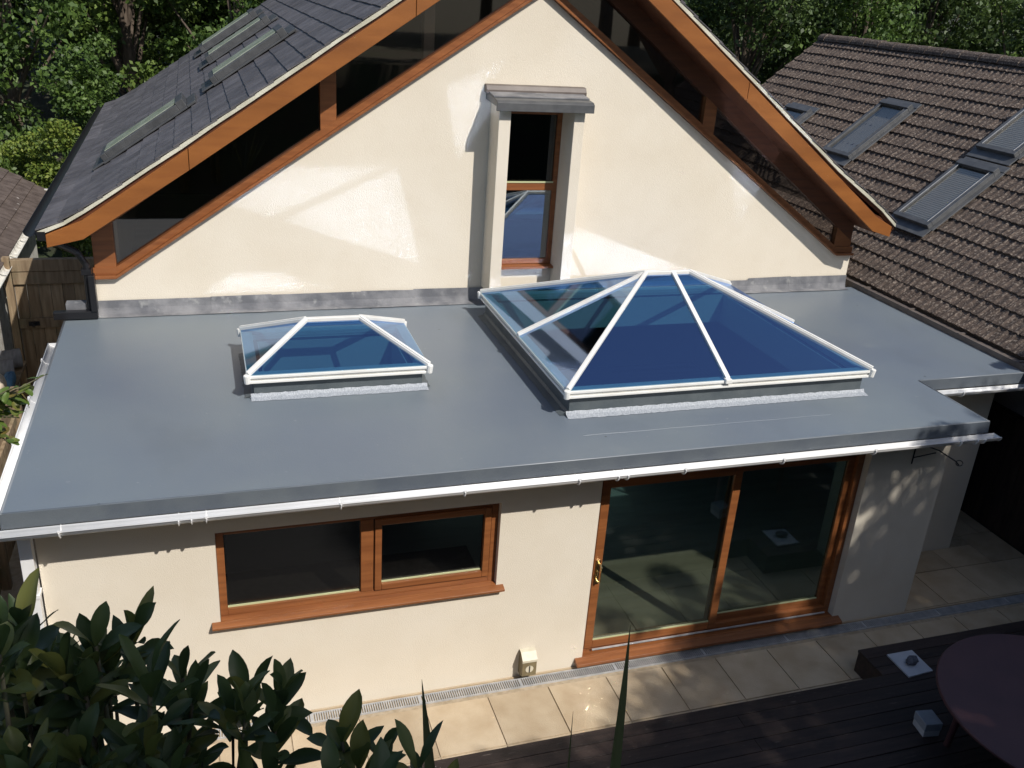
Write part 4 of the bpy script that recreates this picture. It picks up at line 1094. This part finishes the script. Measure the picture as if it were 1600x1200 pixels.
# little terracotta/white bits caught on the drain
# ================================================================ foliage
def leaf_mesh(name, m_, pts, nrm_bias, size, aspect, seed, curl=0.15):
    """pts Nx3 leaf positions; builds a mesh of folded leaves"""
    r = np.random.default_rng(seed)
    N = len(pts)
    nrm = r.normal(size=(N, 3)) + nrm_bias
    nrm /= np.linalg.norm(nrm, axis=1)[:, None]
    t = r.normal(size=(N, 3)); t[:, 2] -= 0.4
    t -= (t * nrm).sum(1)[:, None] * nrm; t /= np.linalg.norm(t, axis=1)[:, None]
    b = np.cross(nrm, t)
    s = size * r.uniform(0.6, 1.35, N)[:, None]
    P = [pts - t * s * 0.5, pts + b * s * aspect * 0.5 + nrm * s * curl, pts + t * s * 0.5 - nrm * s * curl * 0.6, pts - b * s * aspect * 0.5 + nrm * s * curl]
    v = np.stack(P, 1).reshape(-1, 3)
    me = bpy.data.meshes.new(name)
    me.vertices.add(4 * N); me.vertices.foreach_set('co', v.ravel())
    me.loops.add(4 * N); me.loops.foreach_set('vertex_index', np.arange(4 * N))
    me.polygons.add(N); me.polygons.foreach_set('loop_start', np.arange(N) * 4); me.polygons.foreach_set('loop_total', np.full(N, 4))
    me.update(); me.validate(); me.materials.append(m_)
    return me
def crown_points(r, N, H, R, z0, nblob=34, shell=0.5):
    """clumped points: blobs spread over an uneven crown"""
    cs = []
    for i in range(nblob):
        while True:
            p = r.uniform(-1, 1, 3)
            if np.linalg.norm(p) < 1: break
        p = p / max(np.linalg.norm(p), 1e-3) * (0.35 + 0.62 * r.uniform() ** 0.6)
        cs.append((p[0] * R, p[1] * R, z0 + (p[2] + 1) / 2 * (H - z0), r.uniform(0.20, 0.36) * R))
    pts = []
    for (x, y, z, q) in cs:
        n = max(20, int(N * (q / R) ** 2 / sum((c[3] / R) ** 2 for c in cs)))
        d = r.normal(size=(n, 3)); d /= np.linalg.norm(d, axis=1)[:, None]
        rad = q * (1 - shell * r.uniform(size=n) ** 2) * r.uniform(0.8, 1.15, n)
        pts.append(np.array([x, y, z]) + d * rad[:, None] * np.array([1, 1, 0.75]))
    return np.concatenate(pts), cs
def tree_proto(name, mname, H, R, z0, N, size, seed, label, group, nblob=34):
    r = np.random.default_rng(seed)
    pts, cs = crown_points(r, N, H, R, z0, nblob)
    t = thing(name, label, 'tree', (0, 0, 0), group)
    me = leaf_mesh('crown', M[mname], pts, np.array([0.15, -0.45, 0.6]), size, 0.62, seed)
    o = bpy.data.objects.new('crown', me); COL.objects.link(o); o.parent = t
    m = MB()
    m.tube([(0, 0, -0.5), (0.05, 0.02, H * 0.25), (-0.05, 0.05, H * 0.5), (0.03, 0, H * 0.8)], [0.22, 0.17, 0.12, 0.05], 10)
    for i in range(min(16, len(cs))):
        x, y, z, q = cs[i]
        zb = z0 * 0.6 + (z - z0) * 0.45
        m.tube([(0, 0, zb), (x * 0.5, y * 0.5, (zb + z) / 2 + 0.1), (x, y, z)], [0.07, 0.045, 0.02], 6)
    m.build('trunk', M['trunk'], t)
    return t
protos = [
 tree_proto('tree', 'leaf_a', 10.5, 2.7, 1.0, 15000, 0.17, 11, '', 'trees behind the houses', 46),
 tree_proto('tree', 'leaf_b', 9.0, 2.5, 0.8, 14000, 0.15, 12, '', 'trees behind the houses', 42),
 tree_proto('tree', 'leaf_c', 12.0, 3.0, 1.4, 15000, 0.19, 13, '', 'trees behind the houses', 46),
]
# (x, y, variant, scale, rotation, label)
TREES = [
 (-7.2, 18.5, 0, 0.85, 0.3, 'leafy green tree at the far left edge, behind the garage'),
 (-4.6, 20.0, 1, 0.95, 1.3, 'bright leafy tree directly behind the left eave of the slate roof'),
 (-2.0, 18.0, 0, 0.80, 2.2, 'green tree rising just behind the far end of the slate roof'),
 (0.6, 19.5, 1, 0.92, 4.0, 'pale green tree touching the top of the picture above the slate roof windows'),
 (3.5, 20.0, 2, 0.85, 5.2, 'tree hidden mostly behind the gable peak'),
 (12.2, 18.5, 2, 0.80, 0.9, 'dark tree just right of the gable bargeboard, behind the tiled house'),
 (14.8, 16.8, 0, 0.78, 3.4, 'green tree behind the far end of the tiled ridge'),
 (17.5, 17.5, 2, 0.76, 1.9, 'dark tree above the middle of the tiled ridge'),
 (19.3, 15.2, 1, 0.80, 0.2, 'bright leafy tree above the tiled ridge toward the right edge'),
 (21.9, 15.8, 0, 0.80, 2.7, 'leafy tree at the far right edge above the tiled ridge'),
 (24.5, 18.0, 2, 0.85, 4.4, 'tall dark tree in the back at the far right edge'),
]
LD = {0: 'mid green', 1: 'pale green', 2: 'dark green'}
k = 0
for (x, y, v, s_, ra, lab) in TREES:
    t = protos[v] if not protos[v].get('used') else copy_tree(protos[v])
    protos[v]['used'] = 1
    t.location = (x, y, gz(x, y)); t.scale = (s_, s_, s_); t.rotation_euler = (0, 0, ra)
    tag(t, lab, 'tree', 'trees behind the houses')
# the wood behind, one mass
r_ = np.random.default_rng(99)
pts = []
for i in range(64):
    x = r_.uniform(-16, 44) if i % 2 else r_.uniform(-14, 8); y = r_.uniform(24, 34) if x < 12 else r_.uniform(22, 34)
    P_, _ = crown_points(r_, 2600, r_.uniform(9, 13), r_.uniform(2.6, 3.8), 0.2, 16)
    pts.append(P_ + np.array([x, y, gz(x, y)]))
pts = np.concatenate(pts)
me = leaf_mesh('woodland', M['leaf_c'], pts, np.array([0.1, -0.4, 0.5]), 0.27, 0.7, 98)
o = bpy.data.objects.new('woodland', me); COL.objects.link(o); tag(o, 'dense dark woodland behind the separate trees', 'woodland', kind='stuff')
# trunks between
# bushes at the left behind the eave
def bush(loc, R, H, mname, N, size, seed, label):
    r = np.random.default_rng(seed); P_, cs = crown_points(r, N, H, R, 0.0, 20, 0.4)
    t = thing('bush', label, 'bush', loc, 'bushes behind the garage')
    me = leaf_mesh('foliage', M[mname], P_, np.array([0.1, -0.3, 0.8]), size, 0.6, seed)
    o = bpy.data.objects.new('foliage', me); COL.objects.link(o); o.parent = t
    m = MB()
    for i in range(8):
        x, y, z, q = cs[i]; m.tube([(loc[0], loc[1], loc[2] - 0.1), (loc[0] + x * 0.4, loc[1] + y * 0.4, loc[2] + z * 0.6), (loc[0] + x, loc[1] + y, loc[2] + z)], [0.04, 0.03, 0.012], 6)
    m.build('stem', M['stem'], t)
bush((-5.6, 14.0, 0), 1.25, 3.3, 'leaf_yellow', 9000, 0.085, 31, 'bright yellow green bush between the garage roof and the slate eave')
bush((-7.6, 15.0, 0), 1.6, 4.0, 'leaf_b', 8000, 0.10, 32, 'pale green bush above the garage roof at the left edge')
bush((-5.2, 16.0, 0), 1.3, 4.6, 'leaf_a', 8000, 0.10, 33, 'mid green bush behind the yellow green one')
bush((-4.95, 10.2, 0), 0.5, 2.2, 'leaf_a', 2500, 0.07, 34, 'small dark green bush behind the garden gate')

# shade trees standing on the bank to the right of the photographer
def shade_tree(loc, blobs, N, size, seed, label, away=4.5):
    blobs = [(x + SUN.x * away, y + SUN.y * away, z + SUN.z * away, q) for x, y, z, q in blobs]
    r = np.random.default_rng(seed); pts = []
    tot = sum(b[3] ** 2 for b in blobs)
    for (x, y, z, q) in blobs:
        n = int(N * q * q / tot); d = r.normal(size=(n, 3)); d /= np.linalg.norm(d, axis=1)[:, None]
        rad = q * r.uniform(size=n) ** 0.45
        pts.append(np.array([x, y, z]) + d * rad[:, None] * np.array([1, 1, 0.6]))
    pts = np.concatenate(pts) - np.array(loc)
    t = thing('garden_tree', label, 'tree', loc, 'garden trees beside the photographer')
    me = leaf_mesh('crown', M['leaf_a'], pts, np.array([0.2, -0.3, 0.8]), size, 0.6, seed)
    o = bpy.data.objects.new('crown', me); COL.objects.link(o); o.parent = t
    m = MB(); L = Vector(loc)
    zt_ = sum(b[2] for b in blobs) / len(blobs); cx = sum(b[0] for b in blobs) / len(blobs); cy_ = sum(b[1] for b in blobs) / len(blobs)
    fork = Vector((loc[0] * 0.7 + cx * 0.3, loc[1] * 0.7 + cy_ * 0.3, loc[2] + (zt_ - loc[2]) * 0.45))
    m.tube([L - Vector((0, 0, 0.4)), L.lerp(fork, 0.5) + Vector((0.06, 0, 0)), fork], [0.2, 0.16, 0.12], 10)
    for (x, y, z, q) in blobs:
        e = Vector((x, y, z)); m.tube([fork, fork.lerp(e, 0.55) + Vector((0, 0, 0.12)), e], [0.08, 0.045, 0.015], 6)
    m.build('trunk', M['trunk'], t)
blobs = []
rb = random.Random(21)
def edge_y(x):   # front limit of the canopy, at height 7
    P = [(1.2, -7.3), (2.4, -7.05), (3.3, -6.35), (4.3, -5.1), (4.9, -4.35), (5.7, -3.6), (9.5, -3.4)]
    if x <= P[0][0]: return P[0][1]
    for (xa, ya), (xb, yb) in zip(P, P[1:]):
        if x <= xb: return ya + (yb - ya) * (x - xa) / (xb - xa)
    return P[-1][1]
n_ = 0
while n_ < 118:
    x = rb.uniform(1.2, 9.6); y = rb.uniform(-10.5, -3.4); q = rb.uniform(0.45, 0.75)
    if y + q * 0.75 > edge_y(x): continue
    z = 7 + rb.uniform(-0.9, 0.9)
    # shift along the sun ray so the shadow edge stays put
    f = (z - 7) / 1.15
    blobs.append((x + 0.47 * f, y - f, z, q)); n_ += 1
shade_tree((6.2, -7.2, gz(6.2, -7.2)), blobs, 46000, 0.13, 41, 'broad leafy garden tree on the bank right of the deck, out of frame')
# light, broken twigs near the edge
blobs = [(5.3, -4.15, 6.6, 0.35), (4.55, -4.9, 6.9, 0.30), (3.7, -5.75, 7.2, 0.28), (6.4, -3.2, 6.2, 0.3), (6.9, -2.7, 6.0, 0.22), (4.1, -5.9, 6.5, 0.25)]
shade_tree((7.4, -4.6, gz(7.4, -4.6)), blobs, 1500, 0.10, 43, 'slender young tree on the bank right of the deck, out of frame', 2.0)
blobs = [(6.60 + 0.09 * q, -1.55 + 0.02 * q + 0.05 * math.sin(q * 2.1), 5.30 + 0.04 * math.cos(q * 1.7), 0.09) for q in range(9)]
shade_tree((8.6, -1.6, gz(8.6, -1.6)), blobs, 150, 0.14, 44, 'thin sapling beside the tiled roof eave, out of frame', 0.0)
# canopy over the photographer's left
blobs = []
for i in range(34):
    x = rb.uniform(-5.6, -0.6); y = rb.uniform(-10.6, -8.1); z = 8.0 + rb.uniform(-0.5, 0.9)
    blobs.append((x, y, z, rb.uniform(0.45, 0.7)))
shade_tree((-2.6, -9.6, gz(-2.6, -9.6)), blobs, 13000, 0.13, 47, 'leafy garden tree standing behind the photographer, out of frame')

# row of unseen trees added behind the photographer to screen the low sky
k = 0
for (x, y, v, s_, ra, lab) in [
 (-17, -12, 2, 0.9, 0.4, 'first tree of the added row, left of the photographer'), (-13, -18, 0, 0.95, 1.4, 'second tree of the added row behind the photographer'),
 (-8, -19, 2, 0.95, 2.5, 'third tree of the added row behind the photographer'), (-3, -20, 1, 1.0, 3.3, 'fourth tree of the added row behind the photographer'),
 (2, -19.5, 2, 0.9, 4.6, 'fifth tree of the added row behind the photographer'), (7, -20, 0, 0.95, 5.5, 'sixth tree of the added row behind the photographer'),
 (12, -18, 2, 0.95, 0.7, 'seventh tree of the added row behind the photographer'), (16, -13, 1, 0.95, 1.8, 'eighth tree of the added row, right of the photographer'),
 (17, -8, 2, 0.9, 2.9, 'ninth tree of the added row, right of the photographer')]:
    t = copy_tree(protos[v]); t.location = (x, y, gz(x, y)); t.scale = (s_ * 1.15, s_ * 1.15, s_); t.rotation_euler = (0, 0, ra)
    tag(t, lab + ', added out of frame to screen the low sky', 'tree', 'added trees screening the low sky')
# ---- foreground shrub of long leathery leaves
def long_leaf(m, base_, d, up_, L, W, fold, droop, tw):
    d = d.normalized(); sd = d.cross(up_)
    if sd.length < 0.05: sd = d.cross(Vector((1, 0, 0)))
    sd.normalize(); u = sd.cross(d).normalized()
    n = 9; vs = []; fs = []
    p = Vector(base_); dirv = d.copy(); wave = rnd.uniform(0, 6)
    for i in range(n + 1):
        f = i / n
        wd = W * (math.sin(math.pi * min(1, f ** 1.30)) ** 0.80) * 0.5 + 0.0018
        if i == n: wd = 0.0006
        ang = tw * f; s2 = sd * math.cos(ang) + u * math.sin(ang); u2 = dirv.cross(s2) * -1
        ed = 0.06 * W * math.sin(wave + f * 9)
        vs += [p - s2 * wd + u2 * (wd * fold + ed), p - s2 * wd * 0.5 + u2 * wd * fold * 0.4, p, p + s2 * wd * 0.5 + u2 * wd * fold * 0.4, p + s2 * wd + u2 * (wd * fold - ed)]
        dirv = (dirv - u * droop / n).normalized(); p = p + dirv * (L / n)
    for i in range(n):
        for q in range(4): fs.append((i * 5 + q, i * 5 + q + 1, (i + 1) * 5 + q + 1, (i + 1) * 5 + q))
    m.add(vs, fs)
def shrub(root, tips, label, name, lw, ll, group, seed, nl=(7, 11)):
    global rnd
    rnd = random.Random(seed)
    t = thing(name, label, 'shrub', root, group)
    lm = MB(); st = MB(); R_ = Vector(root)
    for (x, y, z, sc_) in tips:
        T_ = Vector((x, y, z)); mid = R_.lerp(T_, 0.6) + Vector((rnd.uniform(-.1, .1), rnd.uniform(-.1, .1), rnd.uniform(-.05, .1)))
        st.tube([R_ + Vector((rnd.uniform(-.08, .08), rnd.uniform(-.08, .08), 0)), mid, T_], [0.018, 0.009, 0.004], 6)
        ax = ((T_ - mid).normalized() + Vector((rnd.uniform(-.25, .25), rnd.uniform(-.25, .25), 0.7))).normalized()
        a1 = ax.cross(Vector((0.3, 1, 0.1))).normalized(); a2 = ax.cross(a1)
        n = rnd.randint(*nl); ph = rnd.uniform(0, 6)
        for i in range(n):
            th_ = ph + i * 2.4; op = 0.25 + 0.85 * (i / n) + rnd.uniform(-.12, .12)
            dv = ax * math.cos(op) + (a1 * math.cos(th_) + a2 * math.sin(th_)) * math.sin(op)
            bp = T_ - ax * (0.012 * i * sc_)
            long_leaf(lm, bp, dv, ax, ll * sc_ * rnd.uniform(0.6, 1.15), lw * sc_ * rnd.uniform(0.65, 1.25), rnd.uniform(0.15, 0.6), rnd.uniform(-0.1, 0.7), rnd.uniform(-0.5, 0.5))
    st.build('stem', M['stem'], t, smooth=True)
    lm.build('foliage', M['leaf_front'], t, smooth=True)
    return t
TIPS_A = []
#TIPS#
rr = random.Random(3)
CAMP = Vector((-3.09866, -6.72334, 6.18695))
SH1 = [(-3.342, -5.148, 4.979, 1.15), (-3.285, -5.102, 4.947, 1.0), (-3.481, -5.056, 4.969, 1.0), (-3.509, -5.148, 5.024, 1.0), (-3.201, -5.036, 4.779, 0.9), (-3.181, -5.146, 4.803, 0.95), (-3.075, -5.115, 4.761, 1.05), (-3.0, -5.078, 4.73, 1.0), (-3.023, -5.197, 4.747, 1.0), (-3.332, -5.032, 4.572, 0.84), (-3.565, -5.185, 4.906, 1.04), (-3.178, -5.031, 4.564, 0.84), (-3.37, -4.765, 4.609, 0.82), (-3.323, -5.419, 4.875, 0.82), (-3.332, -5.104, 4.896, 0.99), (-3.451, -5.369, 4.918, 0.85), (-3.669, -4.887, 4.473, 1.09), (-3.472, -5.043, 4.764, 1.04), (-3.08, -5.238, 4.823, 0.93), (-3.339, -5.359, 4.848, 0.96), (-3.442, -5.377, 4.924, 0.88), (-3.357, -5.357, 4.908, 0.94), (-3.483, -5.044, 4.807, 1.09), (-3.294, -5.368, 4.763, 1.08), (-3.411, -4.863, 4.684, 1.07), (-3.652, -4.88, 4.707, 0.9), (-3.666, -4.85, 4.495, 1.1), (-3.454, -4.975, 4.473, 0.99), (-3.471, -5.1, 4.737, 0.99), (-3.502, -4.984, 4.407, 0.85), (-3.412, -5.287, 4.746, 1.08), (-3.307, -5.024, 4.536, 0.86), (-3.459, -4.918, 4.706, 1.01), (-3.521, -5.215, 4.692, 0.87), (-3.353, -5.17, 4.551, 0.99), (-3.026, -5.274, 4.583, 0.98), (-3.036, -5.264, 4.663, 0.91), (-3.176, -4.993, 4.352, 1.07), (-3.275, -5.221, 4.681, 0.83), (-3.439, -4.789, 4.559, 1.01), (-3.253, -5.319, 4.852, 0.96), (-3.377, -4.934, 4.667, 0.84), (-3.588, -4.93, 4.714, 1.03), (-3.583, -5.114, 4.795, 0.85), (-3.523, -4.789, 4.568, 0.8), (-3.361, -5.199, 4.917, 0.93), (-3.48, -5.181, 4.629, 1.01), (-3.53, -5.015, 4.701, 1.05), (-3.505, -4.874, 4.568, 1.05), (-3.509, -4.946, 4.595, 0.92), (-3.189, -5.104, 4.605, 1.0), (-3.382, -5.233, 4.747, 0.95), (-3.355, -5.242, 4.942, 0.87), (-3.242, -5.284, 4.979, 1.04), (-3.452, -5.135, 4.563, 0.92), (-3.587, -4.93, 4.542, 0.98), (-3.104, -5.208, 4.81, 0.92), (-3.369, -5.11, 4.792, 1.04), (-3.475, -5.155, 4.936, 1.09), (-3.081, -5.273, 4.642, 1.02), (-3.464, -4.783, 4.656, 1.05), (-3.424, -5.42, 4.888, 0.89), (-3.545, -5.207, 5.007, 1.01), (-3.395, -5.191, 4.956, 0.89), (-3.304, -4.96, 4.497, 0.95), (-3.205, -5.143, 4.746, 0.92), (-3.279, -5.256, 4.753, 1.08), (-3.325, -5.073, 4.504, 1.09), (-3.216, -5.349, 4.813, 0.82), (-3.479, -5.248, 5.064, 0.8), (-3.482, -4.883, 4.754, 0.98)]
shrub((-3.4, -5.0, gz(-3.4, -5.0)), SH1, 'large shrub with long dark leathery leaves in the lower left foreground', 'leafy_shrub', 0.034, 0.125, 'leathery shrubs in the foreground', 5)
SH2 = [(-2.892, -5.236, 4.719, 0.95), (-2.865, -5.277, 4.683, 1.0), (-2.799, -5.21, 4.618, 0.9), (-2.75, -5.303, 4.68, 0.85), (-2.928, -5.361, 4.733, 1), (-2.847, -5.395, 4.713, 1), (-2.706, -5.351, 4.647, 0.7)]
shrub((-2.8, -5.1, gz(-2.8, -5.1)), SH2, 'small clump of long dark leaves at the bottom edge, right of the large shrub', 'leafy_shrub', 0.036, 0.130, 'leathery shrubs in the foreground', 6, (5, 8))
# spiky plant
sp = thing('spiky_plant', 'spiky plant whose narrow sword leaves rise from the bottom edge in front of the deck', 'plant', (-2.25, -5.15, gz(-2.25, -5.15)))
def blade(A_, B_, wd, name='blade'):
    m = MB(); A_ = Vector(A_); B_ = Vector(B_); n = 12; d = (B_ - A_); vs = []; fs = []
    view = (A_ - CAMP).normalized(); s_ = Vector((1, 0.2, 0)).normalized(); u = s_.cross(d).normalized()
    for i in range(n + 1):
        f = i / n; w_ = wd * (1 - f) ** 0.65 * 0.5 + 0.0004
        p = A_ + d * f + Vector((0.02 * math.sin(f * 2.2), 0, 0))
        vs += [p - s_ * w_ + u * w_ * 0.5, p, p + s_ * w_ + u * w_ * 0.5]
    for i in range(n):
        for q in (0, 1): fs.append((i * 3 + q, i * 3 + q + 1, (i + 1) * 3 + q + 1, (i + 1) * 3 + q))
    m.add(vs, fs); return m.build(name, M['leaf_spike'], sp, smooth=True)
zb = gz(-2.25, -5.15)
blade((-2.40, -5.50, gz(0, -5.5)), (-2.249, -5.184, 4.864), 0.10)
blade((-2.60, -5.45, gz(0, -5.45)), (-2.713, -5.112, 4.74), 0.11)
blade((-2.44, -5.40, gz(0, -5.4)), (-2.40, -5.253, 4.707), 0.03)
for (dx, dy, h_) in ((0.5, 0.1, 0.9), (-0.2, 0.4, 0.8), (0.3, 0.5, 0.9), (0.1, -0.3, 0.9), (0.45, -0.2, 0.8), (0.25, 0.2, 1.0)):
    blade((-2.25, -5.2, zb), (-2.25 + dx, -5.2 + dy, zb + h_), 0.05)
# branch reaching in at the left edge
br_ = thing('overhanging_branch', 'leafy branch with fresh green and reddish leaves reaching in from the left edge', 'branch', (-4.6, -2.0, gz(-4.6, -2.0)))
rnd = random.Random(8)
st = MB(); lm = MB()
tips = [(-3.95, -2.2, 4.25), (-3.86, -2.18, 4.32), (-4.02, -2.2, 4.12), (-4.0, -2.22, 4.28), (-4.04, -2.22, 3.98), (-3.97, -2.19, 4.18), (-4.06, -2.2, 4.22), (-4.1, -2.2, 4.1)]
st.tube([(-4.6, -2.0, 0.0), (-4.65, -2.05, 2.2), (-4.45, -2.1, 3.7), (-4.15, -2.2, 4.15)], [0.05, 0.04, 0.02, 0.008], 8)
for T_ in tips:
    st.tube([(-4.2, -2.18, 4.1), ((-4.2 + T_[0]) / 2, -2.2, (4.1 + T_[2]) / 2 + 0.03), T_], [0.008, 0.005, 0.002], 5)
    for i in range(9):
        f = i / 9; p = Vector((-4.2, -2.18, 4.1)).lerp(Vector(T_), 0.35 + 0.65 * f)
        long_leaf(lm, p, Vector((rnd.uniform(-.6, 1), rnd.uniform(-.8, .8), rnd.uniform(-.6, .6))), Vector((0, 0, 1)), rnd.uniform(0.05, 0.085), rnd.uniform(0.028, 0.042), 0.3, 0.3, rnd.uniform(-.5, .5))
st.build('stem', M['stem'], br_, smooth=True); lm.build('foliage', M['leaf_fresh'], br_, smooth=True)
